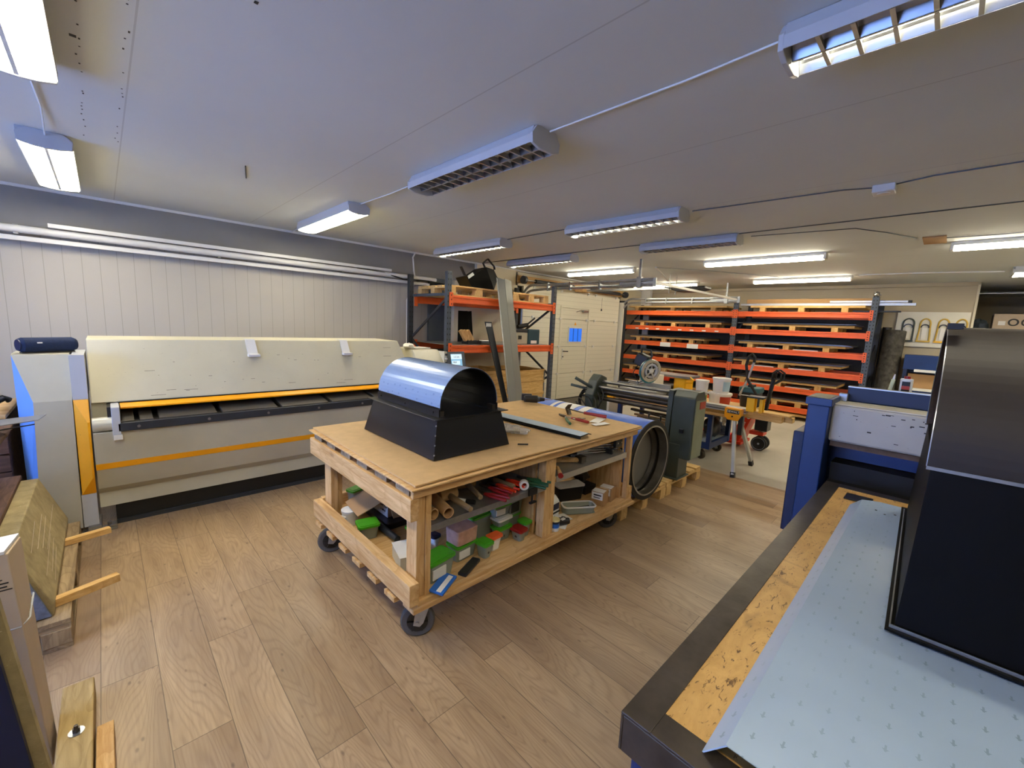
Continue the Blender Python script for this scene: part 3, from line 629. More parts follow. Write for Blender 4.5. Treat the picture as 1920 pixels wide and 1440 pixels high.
G(at((1.13, 1.605, DZ+.009), .5, .08)).box(-.075, .085, -.05, .025, 0, .012).build('packet', 'blue_p', bp, 0, .002)
G(at((1.13, 1.605, DZ+.009), .5, .08)).box(-.07, .07, -.035, -.01, .0121, .0135).build('print_strip', 'paper', bp, 0)
# left side: cardboard carton with open flaps, tubs, white box
ct = thing('open_carton', 'open white printed cardboard carton with brown flap hanging out of the left bench end', 'carton', (1.3, 2.2, DZ+.1))
mc = at((1.24, 2.50, DZ+.045), 0)
G(mc).box(0, .25, -.14, -.136, 0, .125).box(0, .25, .136, .14, 0, .125).box(.246, .25, -.14, .14, 0, .125).box(0, .004, -.14, .14, 0, .125).box(0, .25, -.14, .14, 0, .004).build('carton_body', 'card', ct, 0)
G(mc).box(-.003, -.0005, -.14, .14, 0, .12).build('printed_side', 'paper', ct, 0)
G(mc).hexa([(0, -.14, .125), (0, .12, .125), (-.17, .115, .06), (-.19, -.12, .055)], [(0, -.14, .129), (0, .12, .129), (-.172, .115, .064), (-.192, -.12, .059)]).build('flap', 'card', ct, 0)
G(mc).hexa([(.0, -.14, .125), (.25, -.14, .125), (.25, -.21, .02), (.0, -.21, .02)], [(.0, -.143, .125), (.25, -.143, .125), (.25, -.213, .022), (.0, -.213, .022)]).build('flap', 'card', ct, 0)
G(mc).hexa([(0, .14, .125), (.25, .14, .125), (.25, .2, .2), (0, .2, .2)], [(0, .143, .123), (.25, .143, .123), (.25, .203, .198), (0, .203, .198)]).build('flap', 'card', ct, 0)
text('lettering', 'CAS', .06, mc @ face_mx((-.0035, -.085, .078)), 'ink', ct)
text('lettering', 'a. allt vi', .02, mc @ face_mx((-.0035, -.08, .035)), 'ink', ct)
single('glossy_ball', lump(G(), (1.36, 2.50, DZ+.105), .065, (1, 1, .85), 16, .0, 1), 'black', 'shiny black rounded object inside the open carton', 'object')
single('black_tray', G(at((1.34, 2.47, DZ), .0)).rbox(-.15, .13, -.2, .17, 0, .043, .03, .01), 'plastic_b', 'black plastic tray underneath the open carton', 'tray', bev=.004)
single('metal_duct', G().cyl((1.163, 2.36, DZ+.03), (1.165, 2.10, DZ+.03), .02, n=20), 'rack_dark', 'dark grey metal tube lying slanting on the left deck end', 'tube')
tub(1.075, 2.30, DZ, .13, .15, .085, -.2, 'green-lidded tub behind the left end rail of the bench')
tub(1.17, 2.66, DZ, .14, .10, .16, .3, 'tall green patterned tub at the far left corner of the bench')
pot = thing('paint_bucket', 'white round bucket with label beside the far left bench leg', 'bucket', (1.07, 2.52, DZ))
G().rev([(.045, 0), (.050, .085), (.053, .086), (.053, .098), (.0, .099)], (1.06, 2.52, DZ)).build('bucket_body', 'white_p', pot, 40); G(at((1.06, 2.52, DZ), .3)).box(-.056, -.050, -.025, .025, .02, .07).build('sticker', 'paper', pot, 0)
single('white_box', G(at((1.13, 1.90, DZ), -.25)).box(-.075, .075, -.085, .085, 0, .075).hexa([(-.08, -.09, .078), (.08, -.09, .078), (.08, .085, .083), (-.08, .085, .083)], [(-.08, -.09, .080), (.08, -.09, .080), (.08, .085, .085), (-.08, .085, .085)]), 'card_w', 'small white lidded carton behind the front left bench leg', 'carton', bev=.001)
tub(1.27, 1.90, DZ, .06, .13, .11, .2, 'narrow green and white tub behind the front left leg', lid='navy', body='white_p')
tub(1.21, 2.02, DZ, .05, .10, .12, .2, 'slim green-lidded tub beside the navy-lidded one', body='lid_green')
# shelf contents, left bay
SZ = .636
for k, (x, y0, l, a) in enumerate(((1.10, 1.63, .24, .1), (1.165, 1.60, .27, -.2))):
    single('cardboard_tube', G(at((x, y0, SZ+.03), a)).cyl((0, 0, 0), (0, l, 0), .029, n=24, hollow=.006), 'card', ['cardboard tube lying nearest the front left bench leg on the shelf', 'wider cardboard tube with open end pointing out of the shelf'][k], 'cardboard tube')
def mallet(x, y, z, rz, lab, hr=.034, hl=.11, L=.24, mat='pineX', name='wooden_mallet'):
    t = thing(name, lab, 'mallet', (x, y, z), rz); m = at((x, y, z), rz)
    G(m).cyl((0, 0, .022), (0, L, hr), .014, .017, 14).build('handle', 'oldY', t); G(m).cyl((-hl/2, L+.01, hr), (hl/2, L+.01, hr), hr, n=20).build('head', mat, t, 40, .003); return t
mallet(1.285, 1.575, SZ, .0, 'wooden mallet whose handle sticks out over the shelf lip', L=.20)
mallet(1.42, 1.66, SZ, -.25, 'wooden mallet with pale worn head end lying across the shelf', L=.2)
mk = thing('marker_pen', 'white marker pen with black cap lying on the tool shelf', 'marker', (1.30, 1.68, SZ)); G().cyl((1.315, 1.74, SZ+.012), (1.345, 1.69, SZ+.012), .011, n=14).build('barrel', 'white_p', mk); G().cyl((1.345, 1.69, SZ+.012), (1.37, 1.645, SZ+.012), .012, n=14).build('cap', 'black', mk)
ah = thing('rubber_hammer', 'black hammer with white square head on the tool shelf', 'hammer', (1.24, 1.86, SZ)); G().box(1.13, 1.27, 1.84, 1.9, SZ, SZ+.05).build('head', 'card', ah, 0, .004); G().box(1.272, 1.29, 1.838, 1.902, SZ-.0, SZ+.052).build('face_cap', 'white_p', ah, 0, .004); G().bar((1.22, 1.87, SZ+.05), (1.25, 1.86, SZ+.15), .02, .03).build('handle', 'black_matt', ah, 0, .004)
def plier(x, y, z, rz, col, lab, L=.17, sp=.016, name='pliers'):
    t = thing(name, lab, 'pliers', (x, y, z), rz, 'pliers on the tool shelf'); m = at((x, y, z), rz)
    for s in (-1, 1): G(m).tube([(s*.004, .05, .012), (s*sp, .0, .012), (s*sp*1.3, -L*.6, .011)], [.006, .009, .008], 8).build('grip', col, t)
    G(m).prism([(-.012, .045), (.012, .045), (.014, .07), (.004, .12), (-.004, .12), (-.014, .07)], 'z', .006, .018).build('jaws', 'dirty_steel', t, 0, .002); return t
plier(1.50, 1.66, SZ, .35, 'red', 'pliers with dark red grips near the middle of the shelf')
plier(1.555, 1.69, SZ+.012, .2, 'red', 'pliers with dark red grips, second pair further right')
plier(1.64, 1.72, SZ, .25, 'red_o', 'pliers with orange-red grips beside the wooden handle')
plier(1.72, 1.72, SZ+.01, .15, 'red_o', 'long pliers with orange grips leaning to the shelf lip')
plier(1.80, 1.64, SZ, .4, 'green_p', 'green-handled pliers hanging over the shelf lip')
plier(1.86, 1.67, SZ+.002, .35, 'green_p', 'green-handled pliers closest to the middle leg')
mallet(1.675, 1.66, SZ, .12, 'file with round wooden handle among the orange pliers', .018, .06, .16, 'dirty_steel', 'wood_file')
single('tape_roll', G().cyl((1.715, 1.615, SZ+.03), (1.735, 1.64, SZ+.03), .028, n=20, hollow=.012), 'white_p', 'small white roll standing on edge at the shelf front', 'tape roll')
single('hand_clamp', G().box(1.73, 1.80, 1.585, 1.596, SZ-.03, SZ+.01).cyl((1.76, 1.59, SZ-.075), (1.76, 1.59, SZ-.03), .006).box(1.74, 1.79, 1.58, 1.596, SZ-.08, SZ-.07), 'plastic_b', 'black clamp hanging from the shelf lip', 'clamp')
ft = thing('wall_file', 'black bar with bright studs on the right end of the left shelf', 'clamp', (1.8, 1.95, SZ)); G(at((1.78, 1.95, SZ), .15)).box(-.11, .09, -.015, .02, 0, .07).build('bar', 'plastic_b', ft, 0, .004)
for x in (1.79, 1.84): G().cyl((x, 1.926, SZ+.045), (x, 1.932, SZ+.045), .007, n=12).build('stud', 'chrome', ft)
# shelf contents, right bay
S2 = .6715
cl = thing('bar_clamp_set', 'bundle of bright steel bar clamps with black jaws on the right shelf', 'clamps', (2.6, 1.75, S2))
for k in range(5): G().bar((2.42, 1.80, S2+.012+.017*k), (2.76, 1.64, S2+.012+.017*k), .012, .008).build('clamp_bar', 'chrome', cl, 0, .002)
G().box(2.36, 2.44, 1.78, 1.84, S2, S2+.11).build('jaw', 'rack_grey', cl, 0, .004); G().box(2.70, 2.79, 1.625, 1.65, S2+.045, S2+.10).build('jaw', 'plastic_b', cl, 0, .004)
G().box(2.66, 2.68, 1.63, 1.70, S2, S2+.04).build('jaw', 'plastic_b', cl, 0, .003); G().cyl((2.785, 1.612, S2+.02), (2.785, 1.632, S2+.02), .012, n=14, hollow=.005).build('ring', 'chrome', cl)
for x in (2.72, 2.77): G().cyl((x, 1.618, S2+.08), (x, 1.624, S2+.08), .006, n=10).build('stud', 'chrome', cl)
hw = thing('heavy_hammer', 'hammer with thick polished wooden handle lying on the right shelf', 'hammer', (2.15, 1.8, S2)); G().tube([(2.03, 1.86, S2+.02), (2.20, 1.76, S2+.018), (2.32, 1.67, S2+.018)], [.014, .02, .017], 12).build('handle', 'pineX', hw); G().box(2.30, 2.36, 1.64, 1.70, S2, S2+.045).build('head', 'dirty_steel', hw, 0, .004)
single('steel_bar', G().bar((2.1, 1.86, S2+.05), (2.30, 1.80, S2+.045), .02, .006).tube([(2.2, 1.88, S2+.02), (2.34, 1.72, S2+.05)], .01), 'dirty_steel', 'dark flat steel bar leaning over the wooden hammer handle', 'steel bar')
ch = thing('wood_chisel', 'short chisel with reddish wooden handle poking out at the right shelf edge', 'chisel', (2.02, 1.62, S2)); G().cyl((2.0, 1.575, S2+.004), (2.06, 1.655, S2+.024), .015, .011, 14).build('handle', 'pineX', ch); G().cyl((1.995, 1.57, S2+.002), (2.003, 1.58, S2+.006), .017, n=14).build('end_cap', 'red', ch)
# right deck contents
un = thing('white_machine', 'white plastic label printer marked unite on the right deck', 'printer', (2.06, 1.74, DZ))
G(at((2.085, 1.77, DZ+.012), .1)).box(-.09, .085, -.07, .09, .0, .12).hexa([(-.09, -.07, .12), (.085, -.07, .12), (.085, .09, .12), (-.09, .09, .12)], [(-.09, -.045, .16), (.07, -.045, .16), (.07, .09, .16), (-.09, .09, .16)]).build('case', 'white_p', un, 0, .006)
G(at((2.085, 1.77, DZ+.012), .1)).box(-.085, .075, -.073, -.0705, .068, .112).build('window_panel', 'navy', un, 0, .001)
G(at((2.085, 1.77, DZ+.012), .1)).box(-.09, .085, -.0745, -.0705, .044, .054).build('seam', 'ink', un, 0)
text('lettering', 'unite', .036, at((2.085, 1.77, DZ+.012), .1) @ face_my((0, -.0712, .02)), 'ink', un)
single('leaflet', G(at((2.13, 1.67, DZ), .5)).box(-.08, .09, -.06, .05, .001, .004), 'paper', 'white leaflet under the printer on the right deck', 'leaflet')
single('leaflet', G(at((2.17, 1.70, DZ+.004), -.2)).box(-.07, .08, -.05, .05, .001, .003), 'card_w', 'second pale leaflet poking out beside the printer', 'leaflet')
gg = thing('heat_gun', 'black heat gun lying at the deck edge right of the blue white tin', 'heat gun', (2.1, 1.63, DZ))
G().tube([(2.02, 1.70, DZ+.03), (2.10, 1.64, DZ+.03), (2.16, 1.61, DZ+.028)], [.014, .026, .02], 12).build('barrel', 'plastic_b', gg); G().bar((2.11, 1.635, DZ+.02), (2.18, 1.67, DZ+.018), .03, .03).build('grip', 'plastic_b', gg, 0, .006); G().box(2.09, 2.12, 1.608, 1.625, DZ+.05, DZ+.058).build('sticker', 'paper', gg, 0)
tin = thing('paint_tin', 'small blue and white tin with cream top beside the middle bench leg', 'tin', (2.025, 1.625, DZ))
G().rev([(.0, 0), (.03, 0), (.031, .028), (.031, .028)], (2.03, 1.625, DZ)).build('base_band', 'white_p', tin, 40); G().rev([(.0311, .022), (.0318, .05), (.0, .05)], (2.03, 1.625, DZ)).build('label_band', 'blue_p', tin, 40)
G().rev([(.031, .05), (.032, .066), (.0, .066)], (2.03, 1.625, DZ)).build('upper_band', 'navy', tin, 40); G().rev([(.033, .066), (.033, .076), (.028, .076), (.027, .07), (.0, .07)], (2.03, 1.625, DZ)).build('lid', plain('cream_plastic', 'e6d9a0', .5, 0, .03), tin, 40)
bt = thing('box_tray', 'open clear food tray with white rim lying on the right deck', 'tray', (2.38, 1.70, DZ)); mt = at((2.37, 1.69, DZ), math.radians(-32))
G(mt).rbox(-.12, .12, -.048, .048, 0, .006, .03, .01).shell([(-.115, .0), (-.12, .052)], 'y', -.03, .03, .003).build('tray_base', 'clear', bt, 30)
def rimloop(hx, hy, z, r=.03, n=4):
    out = []
    for cx_, cy_, a in ((hx-r, hy-r, 0), (-hx+r, hy-r, 90), (-hx+r, -hy+r, 180), (hx-r, -hy+r, 270)):
        for k in range(n+1): th = math.radians(a+90*k/n); out.append((cx_+r*math.cos(th), cy_+r*math.sin(th), z))
    return out
lo = rimloop(.108, .040, .004); hi = rimloop(.12, .05, .055); N_ = len(lo)
G(mt).add(lo+hi+[(x*.97, y*.94, z) for x, y, z in lo]+[(x*.97, y*.94, z) for x, y, z in hi], [(k, (k+1) % N_, N_+(k+1) % N_, N_+k) for k in range(N_)]+[(2*N_+(k+1) % N_, 2*N_+k, 3*N_+k, 3*N_+(k+1) % N_) for k in range(N_)]).build('tray_wall', 'clear', bt, 40)
G(mt).tube(rimloop(.121, .051, .055), .006, 6, True).build('rim', 'white_p', bt, 60)
single('pen_rod', G(mt).cyl((-.08, 0, .03), (.09, .02, .03), .006), 'plastic_b', 'dark rod lying in the clear food tray', 'rod')
for k, (x, y, a, lab) in enumerate(((2.62, 1.68, .25, 'brown carton with white address label, left of the pair on the deck'), (2.74, 1.69, .2, 'brown carton with white label, right of the pair by the bench end'))):
    t = thing('small_carton', lab, 'carton', (x, y, DZ), a, 'brown cartons on the deck'); m = at((x, y, DZ), a)
    G(m).box(-.05, .05, -.05, .05, 0, .105).build('carton_body', 'card', t, 0, .001); G(m).box(-.0515, -.0502, -.04, .045, .045, .10).box(-.0515, .02, -.045, .045, .1055, .1065).build('address_label', 'paper', t, 0)
    G(m).box(-.0525, -.0516, -.03, .03, .075, .085).box(-.0525, -.0516, -.02, .03, .058, .064).build('print', 'ink', t, 0)
tub(2.50, 1.885, DZ, .24, .14, .115, -.35, 'dark tub with cream lid behind the two brown cartons', lid='white_p', body='plastic_b')
single('wood_block', G(at((2.28, 1.80, DZ), -.5)).box(-.05, .05, -.02, .02, 0, .03), 'pineX', 'small wooden offcut in front of the dark tub', 'offcut')
single('galvanised_gutter', G().cyl((2.06, 2.2, DZ+.031), (2.34, 2.05, DZ+.031), .03, n=16, hollow=.003), 'sheet_grey', 'grey metal tube lying behind the food tray', 'tube')
single('clear_sack', lump(G(), (2.12, 1.95, DZ+.235), .09, (.8, .6, 1.2), 20, .2, 4), 'bag', 'clear plastic bag stuffed above the white printer', 'plastic bag')
single('white_sponge', lump(G(), (2.33, 1.95, DZ+.16), .05, (1.2, .8, .4), 12, .1, 9), 'white_p', 'off-white sponge lying on the deck left of the cream lid', 'sponge')
single('wire_bundle', lump(G(), (2.72, 1.93, DZ+.12), .06, (1.2, 1.0, .7), 14, .2, 6), 'dirty_steel', 'tangled brown fittings above the right carton', 'fittings')
single('fittings_base', G().box(2.66, 2.8, 1.84, 2.02, DZ, DZ+.06), 'plastic_b', 'black crate under the brown fittings', 'crate')
# ================= sheet folding machine along the left wall =================
FM = thing('folding_machine', 'long beige sheet metal folding machine with yellow stripe along the left wall', 'folding machine', (1.2, 4.6, 0))
def poly(pts3, depth, name, mat, par, bev=0):   # flat face given by 3D points, extruded along a vector
    n = len(pts3); d = Vector(depth); v = [Vector(p) for p in pts3]
    return G().add(v+[p+d for p in v], [tuple(range(n)), tuple(range(2*n-1, n-1, -1))]+[(k, n+k, n+(k+1) % n, (k+1) % n) for k in range(n)]).build(name, mat, par, 0, bev)
# left cabinet: vertical lower panel, upper panel leaning back, angled side
A_ = [(-.39, 4.10, .05), (-.195, 4.10, .05), (-.195, 4.10, .955), (-.365, 4.10, .955)]
g = G(); P = {'a': (-.39, 4.10, .05), 'b': (-.195, 4.10, .03), 'c': (-.185, 4.10, .955), 'd': (-.362, 4.10, .955), 'e': (-.44, 4.18, 1.262), 'f': (-.172, 4.18, 1.262),
     'g': (-.45, 4.32, .05), 'h': (-.45, 4.32, 1.262), 'i': (-.45, 5.0, .05), 'j': (-.45, 5.0, 1.262), 'k': (-.172, 5.0, 1.262), 'l': (-.19, 5.0, .05)}
K_ = list(P); g.add([P[k] for k in K_], [tuple(K_.index(c) for c in f) for f in ('abcd', 'dcfe', 'ighj', 'efkjh', 'blkfc', 'lijk', 'agilb')])
g.build('left_cabinet', 'machine_d', FM, 0)
M['light_blue'] = plain('light_blue_paint', '7aa6e2', .4, 0, .02, 3)
G().add([P[k] for k in 'gadeh']+[tuple(Vector(P[k])+Vector((.006, .012, 0))) for k in 'gadeh'], [(0, 1, 2), (0, 2, 3, 4), (7, 6, 5), (9, 8, 7, 5)]).build('angled_side_panel', 'light_blue', FM, 0)
G().box(-.183, -.108, 4.105, 4.6, .955, 1.262).box(-.19, -.112, 4.105, 4.6, .03, .27).box(-.18, -.112, 4.14, 4.6, .27, .955).build('side_strip', 'machine_g', FM, 0)
v = [(-.186, 4.105, .27), (-.112, 4.105, .27), (-.108, 4.105, .955), (-.183, 4.105, .955), (-.122, 4.045, .40), (-.122, 4.045, .80), (-.112, 4.045, .40), (-.108, 4.045, .80)]
G().add(v, [(0, 4, 5, 3), (0, 1, 6, 4), (4, 6, 7, 5), (3, 5, 7, 2), (1, 2, 7, 6), (0, 3, 2, 1)]).build('yellow_cover', 'yellow', FM, 0, .002)
G().box(-.2, -.02, 4.02, 4.12, .0, .012).box(-.17, -.1, 4.06, 4.3, .0, .035).box(-.06, -.02, 4.04, 4.12, .012, .03).build('foot_plate', 'steel', FM, 0, .002)
G().cyl((-.06, 4.07, .012), (-.06, 4.07, .05), .014, n=6).build('foot_bolt', 'steel', FM)
# upper clamping beam
X0, X1 = -.098, 2.40
G().hexa([(X0, 4.20, .905), (2.56, 4.20, .905), (2.56, 4.9, .905), (X0, 4.9, .905)], [(X0, 4.36, 1.355), (X1, 4.36, 1.355), (X1, 4.9, 1.355), (X0, 4.9, 1.355)]).build('clamping_beam', 'machine', FM, 0, .004)
g = G(); rs = random.Random(31)
for k in range(34):
    z = rs.uniform(.93, 1.2) if k < 28 else rs.uniform(1.15, 1.3); x = rs.uniform(.02, 2.3); y = 4.20+(z-.905)*(.16/.45)-.0012; w = rs.choice((.003, .006, .012, .03)) if k % 6 else .045
    g.hexa([(x-w, y, z), (x+w, y, z), (x+w, y+.001, z), (x-w, y+.001, z)], [(x-w, y+.0008, z+.003), (x+w, y+.0008, z+.003), (x+w, y+.0018, z+.003), (x-w, y+.0018, z+.003)])
M['scuff'] = plain('paint_scuff', '6f6a5c', .7, 0, .1)
tag(g.build('paint_scratches', 'scuff', FM, 0), kind='stuff')
G().box(-.10, .035, 4.23, 4.5, .74, .905).build('beam_end', 'machine', FM, 0, .003)
G().prism([(4.21, .905), (4.14, .872), (4.14, .860), (4.5, .860), (4.5, .905)], 'x', .05, 2.45).build('beam_tool', 'yellow', FM, 0, .002)
G().box(.04, 2.45, 4.19, 4.205, .898, .905).build('tool_edge', 'black_matt', FM, 0)
# bed segments and front rail
M['bed'] = plain('worn_dark_steel', '55534f', .42, .5, .12, 10)
for a, b in ((.045, .12), (.15, .225), (.26, .62), (.66, 1.06), (1.10, 1.50), (1.54, 1.94), (1.98, 2.45)):
    G().hexa([(a, 4.035, .775), (b, 4.035, .775), (b, 4.42, .79), (a, 4.42, .79)], [(a, 4.035, .79), (b, 4.035, .79), (b, 4.42, .855), (a, 4.42, .855)]).build('bed_segment', 'bed', FM, 0, .002)
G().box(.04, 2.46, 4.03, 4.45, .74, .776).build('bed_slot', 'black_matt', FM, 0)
G().box(.04, 2.46, 4.44, 4.5, .74, .86).build('bed_gap_filler', 'black_matt', FM, 0)  # black filler added so the gaps between segments look dark
G().box(.03, 2.46, 4.0, 4.03, .722, .782).build('front_rail', 'rack_dark', FM, 0, .003)
for x in (.14, .56, .98, 1.40, 1.82, 2.24): G().cyl((x, 3.994, .75), (x, 4.0, .75), .010, n=12).build('rail_screw', 'steel', FM)
# folding apron, hinge
G().prism([(4.02, .722), (4.045, .48), (4.09, .30), (4.14, .25), (4.115, .15), (4.3, .15), (4.5, .30), (4.5, .722)], 'x', -.10, 2.5).build('folding_apron', 'machine_d', FM, 0, .003)
s_ = G(); s_.hexa([(-.101, 4.0395, .493), (2.501, 4.0395, .493), (2.501, 4.048, .493), (-.101, 4.048, .493)], [(-.101, 4.0495, .449), (2.501, 4.0495, .449), (2.501, 4.058, .449), (-.101, 4.058, .449)]); s_.build('yellow_stripe', 'yellow', FM, 0)
G().cyl((-.10, 4.06, .775), (.0, 4.06, .775), .05, n=24).build('hinge_barrel', 'machine', FM)
G().box(.0, .045, 4.0, 4.2, .70, .90).build('hinge_block', 'machine_g', FM, 0, .004)
G().box(.003, .05, 3.99, 4.03, .665, .70).build('hinge_foot', 'white_metal', FM, 0, .002)
G().box(-.02, .05, 4.05, 4.25, .66, .895).build('hinge_recess', 'black_matt', FM, 0)
# base, right cabinet, control panel
G().box(-.02, 2.5, 4.14, 4.9, .03, .16).build('base', 'black_matt', FM, 0); G().box(-.02, 2.5, 4.12, 4.16, 0, .03).build('base_skirt', 'rack_dark', FM, 0)
G().prism([(4.15, .0), (4.15, 1.02), (4.36, 1.25), (4.9, 1.25), (4.9, 0)], 'x', 2.60, 2.95).build('right_cabinet', 'machine', FM, 0, .004)
G().box(2.952, 2.99, 4.22, 4.5, .8, 1.235).build('button_box', 'machine', FM, 0, .003)
for k, mt in enumerate(('ink', 'white_p', 'ink', 'red')): G().cyl((2.975, 4.20, 1.20-.05*k), (2.975, 4.22, 1.20-.05*k), .013, n=14).build('push_button', mt, FM)
mp = at((3.12, 4.22, 1.10), 0, math.radians(-14))
G(mp).box(-.13, .16, 0, .06, -.17, .135).build('control_panel', 'rack_grey', FM, 0, .006)
G(mp).box(-.06, .105, -.003, 0, -.06, .105).build('screen', 'screen', FM, 0); G(mp).box(-.06, .105, -.005, -.003, .04, .1).box(-.05, .07, -.005, -.003, -.03, .02).build('screen_fields', 'screen_w', FM, 0)
text('lettering', '1 2 3 4', .03, mp @ face_my((.02, -.006, .065)), 'ink', FM); text('lettering', '90.0', .03, mp @ face_my((-.01, -.006, .0)), 'ink', FM)
G(mp).box(-.11, .13, -.004, 0, -.11, -.08).build('key_row', 'ink', FM, 0)
for x, lab in ((.92, 'left'), (1.76, 'right')):
    h = thing('sheet_hanger', 'white bent metal bracket hooked over the folding machine top, %s of the two' % lab, 'bracket', (x, 4.33, 1.22), 0, 'brackets on the folding machine')
    G().hexa([(x-.02, 4.343, 1.362), (x+.055, 4.343, 1.362), (x+.055, 4.356, 1.362), (x-.02, 4.356, 1.362)], [(x-.01, 4.30, 1.235), (x+.07, 4.30, 1.235), (x+.07, 4.313, 1.235), (x-.01, 4.313, 1.235)]).box(x-.02, x+.055, 4.343, 4.42, 1.3575, 1.3625).build('strip', 'white_metal', h, 0, .001)
    G().box(x-.015, x+.075, 4.25, 4.305, 1.214, 1.236).build('lip', 'white_metal', h, 0, .001)
sp = thing('portable_speaker', 'dark blue cylindrical loudspeaker on top of the left machine cabinet', 'loudspeaker', (-.27, 4.34, 1.263))
ms = at((-.285, 4.34, 1.263+.056), .45)
G(ms).cyl((-.125, 0, 0), (.125, 0, 0), .050, n=32).cyl((.125, 0, 0), (.14, 0, 0), .05, .042, 32).cyl((-.14, 0, 0), (-.125, 0, 0), .042, .05, 32).build('fabric_body', plain('navy_speaker_cloth', '1c2a4a', .85, 0, .15, 90, .3, .3), sp)
G(ms).cyl((-.147, 0, 0), (-.139, 0, 0), .038, n=28).cyl((.139, 0, 0), (.147, 0, 0), .038, n=28).build('end_membrane', 'navy', sp)
G(ms).box(-.135, .135, -.02, .02, -.054, -.046).build('foot', 'plastic_b', sp, 0, .003); G(ms).box(-.07, -.045, -.052, -.046, .012, .02).build('logo_plate', 'white_p', sp, 0)
single('paper_stack', lump(G(), (2.63, 4.5, 1.285), .07, (1, 1, .5), 12, .2, 2), 'paper', 'crumpled white paper on the right end of the folding machine', 'paper')
single('paper_sheet', G(at((2.80, 4.6, 1.252), .2)).box(-.12, .14, -.1, .1, 0, .012), 'card_w', 'pale sheets lying on the right machine cabinet', 'paper')

# ================= orange rack with the leaning trim =================
def upright(x, y, h, face, mat, par, name='upright', w=.085):
    g = G().box(x-w/2, x+w/2, y-.03, y+.03, 0, h)
    u = g.build(name, mat, par, 0, .003)
    hg = G()
    for k in range(int(h/.075)):
        z = .06+k*.075
        for s in (-1, 1):
            if face == 'y': hg.box(x+s*.02-.006, x+s*.02+.006, y-.0312, y-.0300, z, z+.022)
            else: hg.box(x-w/2-.0012, x-w/2, y+s*.014-.005, y+s*.014+.005, z, z+.022)
    hg.build('slot_row', 'black_matt', u, 0); return u
R1 = thing('pallet_rack', 'grey pallet rack with two orange beam levels in front of the left wall', 'pallet rack', (4.5, 5.3, 0))
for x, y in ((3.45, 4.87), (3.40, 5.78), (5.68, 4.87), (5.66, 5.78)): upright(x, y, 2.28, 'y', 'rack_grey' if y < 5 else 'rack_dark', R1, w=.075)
for z in (1.21, 1.91):
    for y in (4.87, 5.78):
        G().box(3.49, 5.64, y-.02, y+.025, z-.055, z+.055).box(3.49, 5.64, y-.03, y-.02, z-.05, z-.022).box(3.49, 5.64, y-.03, y-.02, z+.022, z+.05).build('beam', 'orange', R1, 0, .003)
        for x in (3.475, 5.655):
            c = G().box(x-.03, x+.03, y-.045, y-.032, z-.10, z+.09).build('beam_clip', 'orange', R1, 0, .003)
            if y < 5: G().box(x-.006, x+.006, y-.0462, y-.045, z+.04, z+.06).box(x-.006, x+.006, y-.0462, y-.045, z-.02, z).box(x-.006, x+.006, y-.0462, y-.045, z-.08, z-.06).build('hole_row', 'black_matt', c, 0)
for x in (3.43, 5.67):
    for (za, zb_) in ((1.35, 1.9), (1.3, .75), (.2, .7)): G().bar((x, 5.76, za), (x, 4.90, zb_), .02, .035).build('diagonal_brace', 'rack_dark', R1, 0)
    G().bar((x, 5.76, 1.97), (x, 4.90, 1.97), .02, .04).build('cross_brace', 'rack_grey', R1, 0)
G().box(3.49, 5.61, 4.90, 5.75, 1.267, 1.278).build('shelf_deck', 'galv', R1, 0)
def pallet(x, y, z, rz, lab, group='timber pallets', w=.8, l=1.2, mat='pallet', nb=5):
    t = thing('pallet', lab, 'pallet', (x, y, z), rz, group); m = at((x, y, z), rz)   # long side along local y
    for k in range(nb):
        bw = .12; c = -w/2+bw/2+k*(w-bw)/(nb-1); G(m).box(c-bw/2, c+bw/2, -l/2, l/2, .122, .144).build('deck_board', mat+'Y', t, 0, .002)
    for yy in (-l/2+.06, 0, l/2-.06):
        G(m).box(-w/2, w/2, yy-.06, yy+.06, .1, .121).build('stringer_board', mat+'X', t, 0, .002)
        for xx in (-w/2+.05, 0, w/2-.05): G(m).box(xx-.05, xx+.05, yy-.065, yy+.065, .022, .1).build('block', mat+'Z', t, 0, .004)
    for xx in (-w/2+.05, 0, w/2-.05): G(m).box(xx-.05, xx+.05, -l/2, l/2, 0, .022).build('bottom_board', mat+'Y', t, 0, .002)
    return t
pallet(4.06, 5.34, 1.967, math.pi/2, 'pallet on top of the orange rack carrying the black box', w=.8, l=1.1)
pallet(5.17, 5.32, 1.967, math.pi/2, 'pallet on top of the orange rack beside the garage door rail', w=.8, l=.85)
bb = thing('tilted_hood_box', 'black sheet metal box with angular handles tilted on the top rack pallet', 'sheet metal box', (4.2, 5.2, 2.11))
f_ = [(3.92, 2.113), (4.36, 2.113), (4.18, 2.43), (3.99, 2.31), (3.82, 2.26)]
bv = [Vector((x, 4.95, z)) for x, z in f_]+[Vector((x+.08, 5.32, z)) for x, z in f_]
G().add(bv, [(0, 1, 2, 3, 4), (9, 8, 7, 6, 5)]+[((k+1) % 5, k, 5+k, 5+(k+1) % 5) for k in (0, 2, 3, 4)]).build('box_body', 'black_sheet', bb, 0)
G().hexa([(4.36, 4.95, 2.113), (4.47, 5.0, 2.30), (4.50, 5.32, 2.30), (4.44, 5.32, 2.113)], [(4.182, 4.95, 2.43), (4.38, 5.0, 2.42), (4.44, 5.32, 2.42), (4.26, 5.32, 2.43)]).build('side_face', 'black_sheet', bb, 0)
